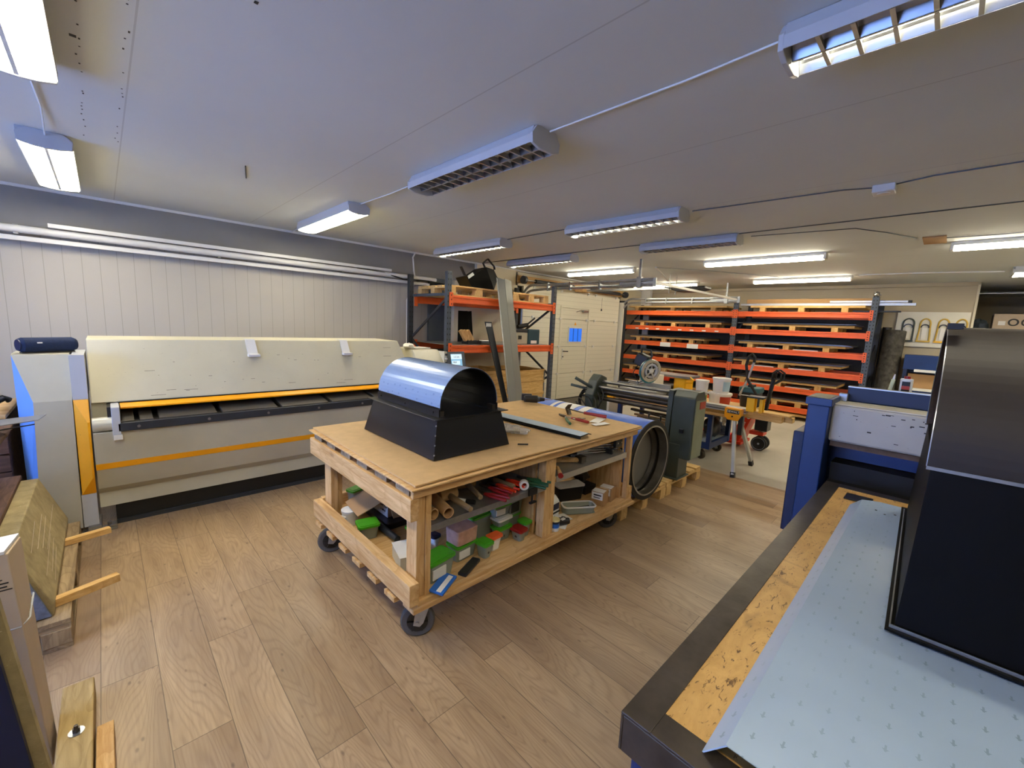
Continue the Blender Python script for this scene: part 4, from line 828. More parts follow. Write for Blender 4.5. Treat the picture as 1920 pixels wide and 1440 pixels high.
G().bar((4.17, 4.96, 2.42), (4.13, 4.96, 2.48), .03, .012).bar((4.13, 4.96, 2.48), (4.22, 4.96, 2.555), .03, .012).bar((4.22, 4.96, 2.555), (4.37, 4.98, 2.46), .03, .012).bar((4.37, 4.98, 2.46), (4.39, 4.99, 2.42), .03, .012).build('handle_strip', 'black', bb, 0)
G().bar((3.98, 5.2, 2.30), (3.90, 5.2, 2.42), .05, .012).build('handle_strip', 'black', bb, 0)
G().hexa([(3.835, 4.945, 2.262), (3.86, 4.945, 2.225), (3.96, 4.945, 2.29), (3.93, 4.945, 2.325)], [(3.835, 4.95, 2.262), (3.86, 4.95, 2.225), (3.96, 4.95, 2.29), (3.93, 4.95, 2.325)]).build('corner_plate', 'sheet_grey', bb, 0)
tr = thing('leaning_trim', 'tall grey-green folded metal trim leaning on the front of the orange rack', 'metal trim', (4.5, 4.6, 0))
def lean(dx0, dx1, t, name, mat, y0=4.46, y1=4.78, ztop=2.28, xb=4.52, xt=4.38, thick=.004, par=tr, dy=0):
    return G().hexa([(xb+dx0, y0, .02), (xb+dx1, y0+dy, .02), (xb+dx1, y0+dy+thick, .02), (xb+dx0, y0+thick, .02)], [(xt+dx0, y1, ztop), (xt+dx1, y1+dy, ztop-.02), (xt+dx1, y1+dy+thick, ztop-.02), (xt+dx0, y1+thick, ztop)]).build(name, mat, par, 0)
M['trim_g'] = plain('grey_green_coated_sheet', '858781', .42, .2, .03, 2)
lean(-.11, .03, 0, 'main_face', 'trim_g'); lean(.03, .20, 0, 'bent_face', 'trim_g', dy=.03); lean(-.135, -.11, 0, 'edge_flange', 'galv', dy=.0)
dk = thing('leaning_strip', 'narrow black metal strip leaning left behind the tall grey trim', 'metal strip', (4.4, 4.7, 0))
G().hexa([(4.44, 4.57, .02), (4.52, 4.57, .02), (4.52, 4.59, .02), (4.44, 4.59, .02)], [(4.08, 4.80, 1.62), (4.20, 4.80, 1.62), (4.20, 4.82, 1.62), (4.08, 4.82, 1.62)]).build('strip_body', 'rack_dark', dk, 0); G().box(4.09, 4.19, 4.79, 4.794, 1.54, 1.60).build('end_label', 'white_metal', dk, 0)
# pallet collars below
def crate(x0, x1, y0, y1, h, lab, n=4):
    t = thing('timber_crate', lab, 'crate', ((x0+x1)/2, (y0+y1)/2, 0), 0, 'hinged timber crates under the rack')
    hh = h/n
    for k in range(n):
        z0, z1_ = k*hh, (k+1)*hh-.006
        G().box(x0, x1, y0, y0+.02, z0, z1_).build('side_board', 'rackwoodX', t, 0, .002); G().box(x0, x1, y1-.02, y1, z0, z1_).build('side_board', 'rackwoodX', t, 0, .002)
        G().box(x0, x0+.02, y0+.021, y1-.021, z0, z1_).build('side_board', 'rackwoodY', t, 0, .002); G().box(x1-.02, x1, y0+.021, y1-.021, z0, z1_).build('side_board', 'rackwoodY', t, 0, .002)
        for x in (x0+.0, x1-.03): G().box(x, x+.03, y0-.004, y0, z0+.03, z1_-.03).build('hinge_plate', 'galv', t, 0)
    G().box(x0+.02, x1-.02, y0+.02, y1-.02, .01, .03).build('crate_bottom', 'oldX', t, 0); return t
crate(3.62, 4.74, 4.94, 5.72, .86, 'timber crate under the rack, left behind the tall grey trim')
crate(4.86, 5.62, 4.93, 5.72, .84, 'timber crate under the rack, right beside the garage door')
# shelf contents
wd = thing('wooden_wedges', 'brown wooden parts standing in a low black tray on the orange rack shelf', 'tray', (3.95, 5.0, 1.28))
G().box(3.86, 4.12, 4.92, 5.08, 1.28, 1.33).build('tray', 'plastic_b', wd, 0, .003)
for k in range(3): G(at((3.86+.06*k, 4.98, 1.33), 0, 0, math.radians(-35))).box(-.02, .03, -.03, .03, 0, .18).build('wooden_part', 'pineZ', wd, 0, .003)
single('grey_roll', G().cyl((4.13, 5.0, 1.31), (4.40, 4.96, 1.31), .03, n=18, hollow=.003), 'sheet_grey', 'small grey metal roll lying on the orange rack shelf', 'roll')
single('spray_bottle', G().box(3.49, 3.55, 4.93, 4.99, 1.28, 1.50).cyl((3.52, 4.96, 1.5), (3.52, 4.96, 1.56), .012), 'plastic_b', 'black bottle standing at the left upright of the orange rack shelf', 'bottle', bev=.006)
bk = thing('black_board_stack', 'tall dark boards standing on the rack shelf behind the grey trim', 'boards', (4.1, 5.6, 1.28))
for k in range(3): G(at((4.15+.11*k, 5.55, 1.28), 0, 0, math.radians(-3*k))).box(0, .09, 0, .02, 0, .5).build('board', 'black_sheet', bk, 0)
mk2 = thing('grey_case', 'grey-green metal case on the rack shelf right of the tall trim', 'case', (4.98, 5.05, 1.28)); G().box(4.83, 5.12, 4.92, 5.2, 1.28, 1.47).build('case_body', 'machine_d', mk2, 0, .008); G().box(4.83, 5.12, 4.92, 5.2, 1.472, 1.52).build('lid', 'plastic_b', mk2, 0, .006); G().box(4.90, 4.97, 4.912, 4.92, 1.36, 1.42).build('sticker', 'ink', mk2, 0)
tb = thing('teal_case', 'dark teal plastic toolbox at the right end of the rack shelf', 'toolbox', (5.28, 5.05, 1.28)); G().box(5.13, 5.42, 4.92, 5.2, 1.28, 1.53).build('case_body', plain('dark_teal_plastic', '1d4350', .45, 0, .05), tb, 0, .014); G().box(5.2, 5.34, 4.912, 4.92, 1.29, 1.34).build('sticker', 'paper', tb, 0)
bp2 = thing('black_power_tool', 'black power tool with angled pipe on top of the grey case', 'power tool', (5.1, 5.05, 1.53)); G().tube([(5.0, 5.05, 1.562), (5.1, 5.05, 1.575), (5.22, 5.03, 1.60)], [.03, .04, .035], 12).build('body', 'plastic_b', bp2); G().tube([(5.2, 5.03, 1.6), (5.36, 5.0, 1.72)], .015).build('pipe', 'plastic_b', bp2)

# ================= garage door =================
DX0, DX1, DY = 5.86, 9.26, 5.80
gd = thing('garage_door', 'white ribbed sectional garage door with a small blue window and pass door', 'garage door', (7.5, DY, 0))
M['door_rib'] = grooved('ribbed_door_panel', 'dedac8', 2, .0975, .0, .006, 'a9a593', .02, .45, .55)
for k, (z0, z1_) in enumerate(((.02, .578), (.584, 1.168), (1.174, 1.758), (1.764, 2.34))):
    o = G().box(DX0, DX1, DY, DY+.05, z0, z1_).build('door_section', 'door_rib', gd, 0, .003)
    for x in (6.15, 7.0, 7.95, 8.25, 9.1):
        G().box(x-.03, x+.03, DY-.012, DY, z1_-.03, z1_+.03).cyl((x-.03, DY-.02, z1_+.003), (x+.03, DY-.02, z1_+.003), .01, n=8).build('hinge', 'white_metal', gd, 0)
for x in (7.03, 8.02): G().box(x-.03, x+.03, DY-.018, DY, .04, 2.0).build('pass_door_frame', 'door_white', gd, 0, .003)
G().box(7.0, 8.05, DY-.018, DY, 2.0, 2.04).build('pass_door_frame', 'door_white', gd, 0, .003)
G().box(7.3, 7.80, DY-.016, DY, 1.25, 1.60).build('window_frame', 'white_metal', gd, 0, .004)
G().box(7.33, 7.77, DY-.019, DY-.0165, 1.28, 1.57).build('window_pane', 'sky_pane', gd, 0)
G().box(7.46, 7.475, DY-.021, DY-.019, 1.28, 1.57).box(7.62, 7.635, DY-.021, DY-.019, 1.28, 1.57).build('window_bar', 'navy', gd, 0)
poly([(7.5, DY-.002, 1.64), (7.58, DY-.002, 1.64), (7.54, DY-.002, 1.71)], (0, -.002, 0), 'warning_triangle', 'yellow', gd)
hd = G().box(7.12, 7.16, DY-.02, DY, .90, 1.12).build('lock_plate', 'white_metal', gd, 0, .003); G().tube([(7.14, DY-.02, 1.07), (7.14, DY-.06, 1.07), (7.26, DY-.06, 1.065)], .011).build('door_handle', 'black', hd); G().cyl((7.14, DY-.03, .95), (7.14, DY-.02, .95), .014).build('keyhole', 'black', hd)
dc = G().box(7.75, 7.95, DY-.05, DY-.015, 1.93, 1.98).build('door_closer', 'steel', gd, 0, .004); G().bar((7.7, DY-.04, 1.98), (7.5, DY-.05, 1.93), .015, .01).build('closer_arm', 'steel', dc, 0)
G().box(DX0, DX1, DY-.01, DY+.05, .0, .02).build('bottom_seal', 'rubber_b', gd, 0)
G().cyl((8.45, DY-.04, 2.0), (8.45, DY-.04, 2.05), .02, .012, 10).cyl((8.45, DY-.04, 2.05), (8.45, DY-.04, 2.3), .002, n=6).build('pull_cord', 'black', gd)
struct('trim_10', G().box(5.7, 9.3, 5.86, 5.93, 2.34, CZ-.05), 'ivory')
rl = thing('garage_door_track', 'galvanised garage door track with hanging straps between racks and door', 'door track', (7.6, 4.4, 2.3))
for x in (5.80, 9.33):
    for dz in (0, .075):
        pts = [(x, 5.76, .1 if dz == 0 else 2.0)] + ([(x, 5.76, 1.9)] if dz == 0 else []) + [(x, 5.76-.28*(1-math.cos(a)), (2.0-(.04 if dz == 0 else -.03))+.28*math.sin(a)+dz*.4) for a in [math.pi/2*k/8 for k in range(9)]] + [(x, 5.2, 2.255+dz), (x, 3.1, 2.255+dz)]
        G().tube(pts, .024, 8).build('track_rail', 'galv', rl, 60)
    G().box(x-.01, x+.01, 3.05, 3.65, 2.235, 2.36).build('track_plate', 'galv', rl, 0)
    G().box(x-.015, x+.015, 3.30, 3.33, 2.3, CZ).build('hanging_strap', 'galv', rl, 0)
    G().box(x-.035, x+.035, 3.28, 3.35, 2.22, 2.38).build('strap_bracket', 'galv', rl, 0)
    for y in (4.0, 4.6, 5.1): G().box(x-.03, x+.03, y, y+.03, 2.22, 2.36).build('rail_clip', 'galv', rl, 0)
G().bar((5.8, 3.12, 2.30), (9.33, 3.12, 2.30), .04, .035).build('rear_cross_bar', 'white_metal', rl, 0)
G().box(9.36, 9.44, 5.68, 5.86, 0, 2.3).build('jamb', 'rack_dark', rl, 0); G().box(9.30, 9.345, 5.70, 5.86, 0, 2.25).build('jamb_seal', 'door_white', rl, 0)
sh = thing('torsion_shaft', 'dark torsion spring shaft with timber bearers above the garage door', 'torsion shaft', (7.5, 5.7, 2.42))
G().cyl((5.75, 5.72, 2.44), (9.4, 5.72, 2.44), .016, n=12).build('shaft', 'steel', sh); G().cyl((6.1, 5.72, 2.44), (7.3, 5.72, 2.44), .04, n=20).build('spring', 'rack_dark', sh); G().cyl((7.9, 5.72, 2.44), (9.1, 5.72, 2.44), .04, n=20).build('spring', 'rack_dark', sh)
for x in (5.78, 9.38): G().cyl((x-.03, 5.72, 2.44), (x+.03, 5.72, 2.44), .075, n=24).cyl((x-.035, 5.72, 2.44), (x-.03, 5.72, 2.44), .06, n=24).build('cable_drum', 'rack_dark', sh)
G().box(5.72, 9.42, 5.81, 5.855, 2.39, 2.53).build('header_board', 'pineX', sh, 0); G().box(7.45, 7.75, 5.6, 5.8, 2.36, 2.42).build('bearer', 'pineX', sh, 0); 
op = thing('door_opener', 'black garage door motor hanging on punched straps below the ceiling', 'door opener', (7.6, 3.3, 2.4))
G().prism([(3.02, 2.40), (3.62, 2.40), (3.62, 2.35), (3.5, 2.31), (3.2, 2.31), (3.02, 2.35)], 'x', 7.45, 7.75).build('motor_box', 'plastic_b', op, 0, .012)
G().box(7.58, 7.62, 3.6, 5.58, 2.37, 2.41).build('drive_rail', 'galv', op, 0)
for y, x in ((3.66, 7.47), (3.66, 7.73)): G().box(x-.012, x+.012, y, y+.004, 2.28, CZ).build('hanging_strap', 'galv', op, 0)
G().bar((7.3, 3.67, 2.38), (7.75, 3.67, 2.38), .02, .02).build('strap_bar', 'galv', op, 0)
G().bar((6.6, 3.5, CZ-.01), (7.45, 3.68, 2.5), .025, .02).build('cable_duct', 'white_metal', op, 0)
ccable([(6.6, 3.5, CZ-.015), (7.3, 3.0, zc), (8.0, 2.6, zc), (8.85, 2.2, zc)], 'thin cable slanting from the door motor to the far batten lamp', 'galv', .006)
# ================= big sheet rack on the right wall =================
RX0, RX1 = 9.5, 10.42
UY = (.955, 3.16, 5.80); LV = (.20, .57, .93, 1.295, 1.665, 2.02)
R2 = thing('sheet_rack', 'wide pallet rack with six levels of orange beams along the far right wall', 'pallet rack', (10, 3.4, 0))
for k, y in enumerate(UY):
    for x in (RX0, RX1):
        h = 2.34 if k == 0 else 2.26
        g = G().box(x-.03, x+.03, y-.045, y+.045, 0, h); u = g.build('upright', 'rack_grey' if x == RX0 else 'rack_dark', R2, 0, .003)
        if x == RX0:
            hg = G()
            for q in range(int(h/.06)):
                for s in (-1, 1): hg.box(x-.0312, x-.03, y+s*.022-.007, y+s*.022+.007, .04+q*.06, .062+q*.06)
            hg.build('slot_row', 'black_matt', u, 0)
    for a, b in ((.3, .9), (.9, 1.5), (1.5, 2.1)): G().bar((RX0+.03, y, a), (RX1-.03, y, b), .03, .02, (0, 1, 0)).build('diagonal_brace', 'rack_dark', R2, 0)
for z in LV:
    for y0, y1 in ((UY[0], UY[1]), (UY[1], UY[2])):
        for x in (RX0, RX1):
            g = G().box(x-.02, x+.02, y0+.05, y1-.05, z-.05, z+.05)
            if x == RX0: g.box(x-.028, x-.02, y0+.05, y1-.05, z+.02, z+.05).box(x-.028, x-.02, y0+.05, y1-.05, z-.05, z-.025)
            g.build('beam', 'orange', R2, 0, .003)
        for y in (y0+.028, y1-.028):
            c = G().box(RX0-.045, RX0-.031, y-.026, y+.026, z-.085, z+.085).build('beam_clip', 'orange', R2, 0, .003)
            hg = G()
            for dz in (-.06, -.02, .02, .06): hg.box(RX0-.0462, RX0-.045, y-.008, y+.008, z+dz-.008, z+dz+.008)
            hg.build('hole_row', 'black_matt', c, 0)
def sheet_pallet(y0, y1, z, lab, bl=3):
    t = thing('long_pallet', lab, 'pallet', (9.95, (y0+y1)/2, z), 0, 'long flat pallets in the sheet rack')
    G().box(9.50, 10.4, y0, y1, z+.075, z+.115).build('deck', 'rackwoodY', t, 0, .002)
    n = bl
    for k in range(n):
        y = y0+.28+(y1-y0-.5)*k/(n-1)
        for xx in (9.5, 9.9, 10.3): G().box(xx, xx+.1, y-.05, y+.05, z, z+.075).build('block', 'rackwoodZ', t, 0, .002)
    return t
names = ['lowest', 'second', 'third', 'fourth', 'fifth', 'topmost']
rr = random.Random(11)
def sheets(y0, y1, z, lab, mat, n=2, wave=.012, x0=9.47, lo=0, hi=9):
    t = thing('metal_sheets', lab, 'metal sheets', (9.95, (y0+y1)/2, z), 0, 'metal sheets stored on the long pallets')
    for k in range(n):
        zz = z+.002+k*.009; yy0 = max(lo, y0-rr.uniform(0, .1)); yy1 = min(hi, y1+rr.uniform(0, .12)); N = 12; ph = rr.uniform(0, 3)
        vs = []; fs = []
        for i in range(N+1):
            y = yy0+(yy1-yy0)*i/N; dz = wave*abs(math.sin(i/N*math.pi+ph))*.6 - (max(0, y0-.02-y)+max(0, y-y1-.02))*.12
            vs += [(x0+.01*k, y, zz+dz), (10.4, y, zz+dz), (x0+.01*k, y, zz+dz+.004), (10.4, y, zz+dz+.004)]
        for i in range(N): a = 4*i; b = a+4; fs += [(a, b, b+1, a+1), (a+2, a+3, b+3, b+2), (a, a+2, b+2, b), (a+1, b+1, b+3, a+3)]
        fs += [(0, 1, 3, 2), (4*N, 4*N+2, 4*N+3, 4*N+1)]
        G().add(vs, fs).build('sheet', mat if k % 2 == 0 else 'sheet_grey', t, 40)
FR = [[(.30, .92), (.0, .86), (.0, .87), (.03, .88), (.05, .92), (.1, .97)], [(.05, .9), (.02, .9), (.1, .83), (.07, .79), (.1, .92), (.03, .95)]]
for i, z in enumerate(LV):
    for bay, (a, b) in enumerate(((UY[0], UY[1]), (UY[1], UY[2]))):
        w = 'right' if bay == 0 else 'left'
        f0, f1 = FR[bay][i]; y1 = b-.06-f0*(b-a-.12); y0 = b-.06-f1*(b-a-.12)
        sheet_pallet(y0, y1, z+.0515, 'long flat pallet on the %s orange beam, %s bay of the wide rack' % (names[i], w))
        if i < 5: sheets(y0, y1, z+.168, 'thin sheets on the %s level pallet, %s bay of the wide rack' % (names[i], w), 'sheet_black' if (i+bay) % 3 else 'sheet_grey', 2 if i != 5 else 1, lo=a+.06, hi=b-.06)
sheet_pallet(1.3, 3.0, .0, 'long flat pallet on the floor under the right bay of the wide rack')
sheet_pallet(3.5, 5.6, .0, 'long flat pallet on the floor under the left bay of the wide rack')
G().box(10.45, 10.46, UY[0]+.05, UY[2]-.05, .05, 1.98).build('back_panel', 'black_matt', R2, 0)  # panel added to blacken the shaded inside of the rack
# paper labels on the beams
for k, (y, z) in enumerate(((4.62, 1.295), (3.98, 1.295))): single('paper_label', G().box(9.468, 9.4715, y-.13, y+.12, z-.055, z+.045), 'paper', ['torn white paper label on the orange beam above the mitre saw', 'square white paper label further right on the same orange beam'][k], 'label')
for k in range(8): single('beam_sticker', G().box(9.468, 9.4715, 3.45+.27*k, 3.53+.27*k, 1.63, 1.655), 'paper', 'small whitish sticker in the row on the fifth orange beam', 'sticker', 'stickers on the fifth orange beam')
wl = []
for i in (3, 2, 1):
    y1 = UY[1]-.06-FR[0][i][0]*(UY[1]-UY[0]-.12); y0 = UY[1]-.06-FR[0][i][1]*(UY[1]-UY[0]-.12); q = (y1-y0-.5)/4
    wl += [(y0+.28+q, LV[i]), (y0+.28+3*q, LV[i])]
for k, (y, z) in enumerate(wl):
    single('white_shelf_board', G().box(9.5, 10.3, y-.2, y+.2, z+.052, z+.066), 'white_metal', 'white strip lying on an orange beam in the right rack bay', 'strip', 'white strips on the right bay beams')
# long goods on top of the rack
single('long_cardboard_box', G().box(9.75, 9.95, 1.0, 3.05, 2.19, 2.33), 'card', 'long brown cardboard package on top of the right rack bay', 'package', bev=.004)
al = thing('aluminium_profile', 'bright aluminium profiles sticking out to the right on top of the wide rack', 'profile', (9.6, 1.6, 2.12))
G().box(9.56, 9.66, .45, 3.1, 2.19, 2.235).build('lower_profile', 'alu', al, 0, .004)
al2 = thing('aluminium_tube', 'thin grey tube with black end cap above the aluminium profiles', 'tube', (9.7, 1.6, 2.2)); G().box(9.545, 9.585, .55, 1.6, 2.24, 2.275).build('tube_body', 'alu', al2, 0, .004); G().box(9.543, 9.587, .50, .55, 2.238, 2.277).build('end_cap', 'plastic_b', al2, 0, .003)
single('black_profile', G().box(9.56, 9.62, .62, 1.25, 2.08, 2.105), 'plastic_b', 'short black profile below the aluminium ones on the wide rack', 'profile')
single('foil_wrap', lump(G(), (9.5, .955, 2.375), .05, (.9, 1, .8), 14, .3, 4), 'foil', 'crumpled foil on top of the right upright of the wide rack', 'foil')
# rolls leaning beside the rack, wall board with saw frames
single('carpet_roll', G().cyl((9.98, .72, .03), (10.25, .69, 1.78), .15, n=32), 'roll_felt', 'thick mottled grey roll leaning on the wall right of the wide rack', 'roll')
single('plastic_roll', G().cyl((10.52, .83, 0), (10.52, .83, 1.85), .068, n=28), 'black', 'shiny black roll leaning behind the thick grey roll', 'roll')
bd = single('tool_board', G().box(10.565, 10.598, -.20, .72, 1.52, 2.14), 'door_white', 'white board on the far right wall with arched saw frames', 'tool board')
M['yellow_s'] = plain('yellow_lacquer', 'caa63c', .45, 0, .08)
for k, (y, mt, lab) in enumerate(((.55, 'green_m', 'green arched bow saw frame, leftmost on the white tool board'), (.33, 'yellow_s', 'yellow bow saw frame, second from the left on the tool board'), (.10, 'yellow_s', 'yellow bow saw frame, third from the left on the tool board'), (-.115, 'yellow_s', 'yellow bow saw frame half hidden at the right board edge'))):
    t = thing('bow_saw', lab, 'saw', (10.55, y, 1.6), 0, 'bow saw frames on the white tool board')
    w = .075 if k == 0 else .065; s = .0 if k == 0 else .015
    pts = [(10.55, y+w+s, 1.62), (10.55, y+w, 1.88)]+[(10.55, y+w*math.cos(a), 1.93+.09*math.sin(a)) for a in [math.pi*q/8 for q in range(9)]]+[(10.55, y-w, 1.88), (10.55, y-w-s, 1.62)]
    G().tube(pts, .012, 8).build('frame', mt, t, 60); G().bar((10.55, y+w+s+.015, 1.62), (10.55, y-w-s-.015, 1.62), .02, .03).build('base_bar', mt if k < 2 else 'yellow_p', t, 0)
    G().tube([(10.54, y+w*.8*math.cos(a), 1.86+.06*math.sin(a)) for a in [math.pi*q/8 for q in range(9)]], .009, 6).build('inner_bow', 'black', t, 60)
    G().box(10.545, 10.56, y-.03, y+.03, 1.66, 1.86).build('label_card', 'paper', t, 0)
# blue machine at the far wall
bm = thing('blue_cabinet_machine', 'blue machine with cardboard on its shelf at the far right wall', 'machine', (10.2, .1, 0))
G().box(10.0, 10.5, -.95, .50, 1.13, 1.38).build('upper_panel', 'blue', bm, 0, .004); G().box(10.0, 10.5, -.95, .50, .0, .80).build('lower_panel', 'blue', bm, 0, .004)
G().box(10.3, 10.5, -.95, .45, .80, 1.13).build('back_panel', 'rack_dark', bm, 0); G().box(10.0, 10.1, .44, .49, .8, 1.13).build('post', 'navy', bm, 0)
single('cardboard_box', G().box(10.02, 10.28, .05, .42, .802, 1.06), 'card', 'brown cardboard box standing in the blue machine at the far wall', 'carton', bev=.003)
single('white_tray', G().box(9.9, 10.0, -.05, .35, 1.10, 1.14), 'white_metal', 'white strip on the front of the far blue machine', 'strip')
single('white_strip', G().box(9.9, 9.99, -.4, .45, .78, .82), 'white_metal', 'pale strip along the lower shelf of the far blue machine', 'strip')
# store room beyond the opening
single('store_shelf', G().box(10.8, 13.2, -3.9, .2, 1.72, 1.78).box(10.8, 10.86, -.9, -.84, 0, 1.72).box(10.8, 10.86, .1, .16, 0, 1.72).box(13.1, 13.16, -3.8, -3.74, 0, 1.72).box(13.1, 13.16, .1, .16, 0, 1.72), 'black_matt', 'dark shelf in the unlit store room beyond the wall opening', 'shelf')
od = thing('store_carton', 'brown cardboard carton printed oda in the dark store room', 'carton', (11.2, -.9, 1.78))
G().box(11.0, 11.5, -1.35, -.48, 1.78, 2.14).build('carton_body', 'card_p', od, 0, .003); text('lettering', 'oda', .26, face_mx((10.996, -.83, 2.02)), 'ink', od); G().box(10.993, 10.9985, -.62, -.54, 1.95, 2.02).build('sticker', 'paper', od, 0)
single('grey_sack', lump(G(), (11.2, -.33, 1.92), .13, (1, 1, 1), 16, .15, 3), 'rack_grey', 'grey blue sack beside the oda carton in the store room', 'sack')
single('store_pipe', G().cyl((11.4, .2, 2.52), (11.4, -3.5, 2.52), .03, n=12), 'galv', 'grey pipe under the store room ceiling', 'pipe')

# ================= blue roll, roller machine, pallets =================
pallet(3.42, 2.32, 0, 0, 'light pallet under the blue roll beside the workbench')
pallet(4.24, 2.32, 0, 0, 'light pallet carrying the green roller machine')
rc = (3.32, .49, .345)
br = thing('blue_roll', 'big black-rimmed roll wrapped in blue film lying on the pallet', 'roll', (3.28, 2.3, .13))
t_ = NT('blue_wrapped_film'); v = t_.obj(); n_ = t_.noise(t_.mapv(v, (1, 3, 1)), 3, 3); t_.color(t_.ramp(n_, [(.3, '2f5cc0'), (.7, '4a78d8')])); M['wrap'] = t_.set(.33)
G().cyl((rc[0], 1.662, rc[1]), (rc[0], 3.05, rc[1]), rc[2], n=56, hollow=.012).build('film_wrap', 'wrap', br, 40)
G().cyl((rc[0], 1.652, rc[1]), (rc[0], 1.661, rc[1]), rc[2]+.002, n=56, hollow=.04).build('rim_band', 'rubber_b', br, 40)
G().cyl((rc[0], 1.645, rc[1]), (rc[0], 1.72, rc[1]), rc[2]-.037, n=56, hollow=.014).build('steel_ring', 'steel', br, 40)
G().cyl((rc[0], 1.74, rc[1]), (rc[0], 1.78, rc[1]), rc[2]-.055, n=56, hollow=.022).build('inner_ring', 'steel', br, 40)
G().cyl((rc[0], 1.722, rc[1]), (rc[0], 3.04, rc[1]), rc[2]-.014, n=56, hollow=.008).build('inner_wall', 'dirty_steel', br, 40)
G().cyl((rc[0], 1.79, rc[1]), (rc[0], 1.80, rc[1]), rc[2]-.06, n=56).build('inner_disc', plain('dark_steel_disc', '7a7771', .45, .2, .1, 3), br, 40)
G().bar((rc[0]-.30, 1.80, rc[1]+.0), (rc[0]+.28, 1.80, rc[1]+.08), .012, .02).build('strap', 'rubber_b', br, 0)
G().tube([(rc[0]-.352*math.cos(a), 1.648+.0*a, rc[1]+.352*math.sin(a)) for a in (-.0, .02)]+[(rc[0]-.352, 2.2, rc[1])], .007).build('tie_cord', 'black', br)
lr = [(rc[0]+(rc[2]+.003)*math.cos(math.radians(a)), rc[1]+(rc[2]+.003)*math.sin(math.radians(a))) for a in range(84, 128, 4)]
for y0, y1 in ((2.28, 2.36), (2.42, 2.62), (2.66, 2.70)): G().shell(lr, 'y', y0, y1, .001).build('printed_mark', 'paper', br, 40)
for y in (1.80,): single('wedge', G().prism([(3.0, .146), (3.2, .146), (3.06, .21), (3.0, .21)], 'y', y-.08, y+.08), 'pineX', 'timber wedge beside the blue roll on its pallet', 'wedge')
single('wedge', G().prism([(3.50, .146), (3.68, .146), (3.68, .24), (3.64, .24)], 'y', 1.75, 1.95), 'pineX', 'timber wedge on the right side of the blue roll', 'wedge')
rm = thing('slip_roll_machine', 'green slip roll bending machine with steel rollers standing on a pallet', 'roller machine', (4.2, 2.3, .144))
# right stand and housing
G().prism([(3.98, .155), (4.22, .155), (4.26, .80), (4.24, 1.03), (4.04, 1.02)], 'y', 1.83, 1.88).build('end_plate', 'green_m', rm, 0, .004)
G().box(4.0, 4.22, 1.70, 1.83, .155, .50).build('stand_column', 'green_m', rm, 0, .006)
G().prism([(4.0, .36), (4.26, .36), (4.28, .95), (4.22, 1.03), (4.08, 1.03), (4.02, .97)], 'y', 1.60, 1.82).build('gear_housing', 'green_m', rm, 0, .01)
G().prism([(4.025, .37), (4.255, .37), (4.27, .94), (4.03, .95)], 'y', 1.594, 1.60).build('lit_end_face', 'green_l', rm, 0, .002)  # lamp light on this face put into a lighter green
G().box(3.985, 4.02, 1.68, 1.72, .62, .66).build('latch', 'black', rm, 0, .004); G().box(4.12, 4.24, 1.588, 1.594, .86, .93).build('type_plate', 'brick_p', rm, 0)
G().box(3.96, 4.24, 1.68, 1.90, .145, .156).build('foot_plate', 'green_m', rm, 0, .003)
# left stand
G().prism([(4.02, .155), (4.30, .155), (4.28, .75), (4.24, 1.03), (4.12, 1.07), (4.04, 1.0), (3.98, .84)], 'y', 2.74, 2.86).build('end_plate', 'green_m', rm, 0, .012)
G().box(4.0, 4.32, 2.68, 2.98, .155, .52).build('stand_column', 'green_m', rm, 0, .01)
G().cyl((4.0, 2.80, .93), (3.90, 2.95, 1.02), .018).cyl((4.0, 2.86, .90), (3.92, 3.02, .93), .016).build('crank_handle', 'green_m', rm)
for (x, z, r, mt) in ((4.16, .985, .020, 'steel'), (4.10, .925, .026, 'steel'), (4.15, .865, .030, 'dirty_steel'), (4.10, .80, .026, 'dirty_steel')): G().cyl((x, 1.88, z), (x, 2.74, z), r, n=28).build('roller', mt, rm)
for z in (.60, .54): G().cyl((4.10, 1.88, z), (4.10, 2.74, z), .011, n=12).build('tie_rod', 'black', rm)
G().tube([(4.06, 1.95, .74), (4.06, 1.95, .69), (4.06, 2.08, .69), (4.06, 2.08, .74)], .012).build('handle_loop', 'black', rm)
for z in (.02, .0): pass
G().cyl((4.10, 1.9, .42), (4.12, 2.12, .42), .085, n=26).cyl((4.12, 2.12, .42), (4.12, 2.16, .42), .07, n=26).build('motor', 'green_l', rm); G().cyl((4.10, 1.885, .42), (4.10, 1.9, .42), .095, n=26).build('motor_flange', 'green_m', rm)
for z in (.20, .26): G().cyl((4.0, 1.9, z), (4.0, 2.7, z), .008).build('foot_rod', 'black', rm)
rc_ = random.Random(3)
for k in range(6):
    pts = [(4.02+.08*math.sin(a*1.0+k)-.02*k, 2.80+.16*math.cos(a+k*.5), .80-.04*k+.14*math.sin(a*1.0+k*.7)) for a in [2*math.pi*q/14 for q in range(14)]]
    G().tube(pts, .009, 6, True).build('cable_loop', 'rubber_b', rm, 60)
single('power_cable', G().tube([(3.95, 2.9, .75), (3.93, 3.0, .45), (3.9, 3.08, .2), (3.88, 3.12, .01)], .008), 'rubber_b', 'black power cable hanging from the roller machine', 'cable')

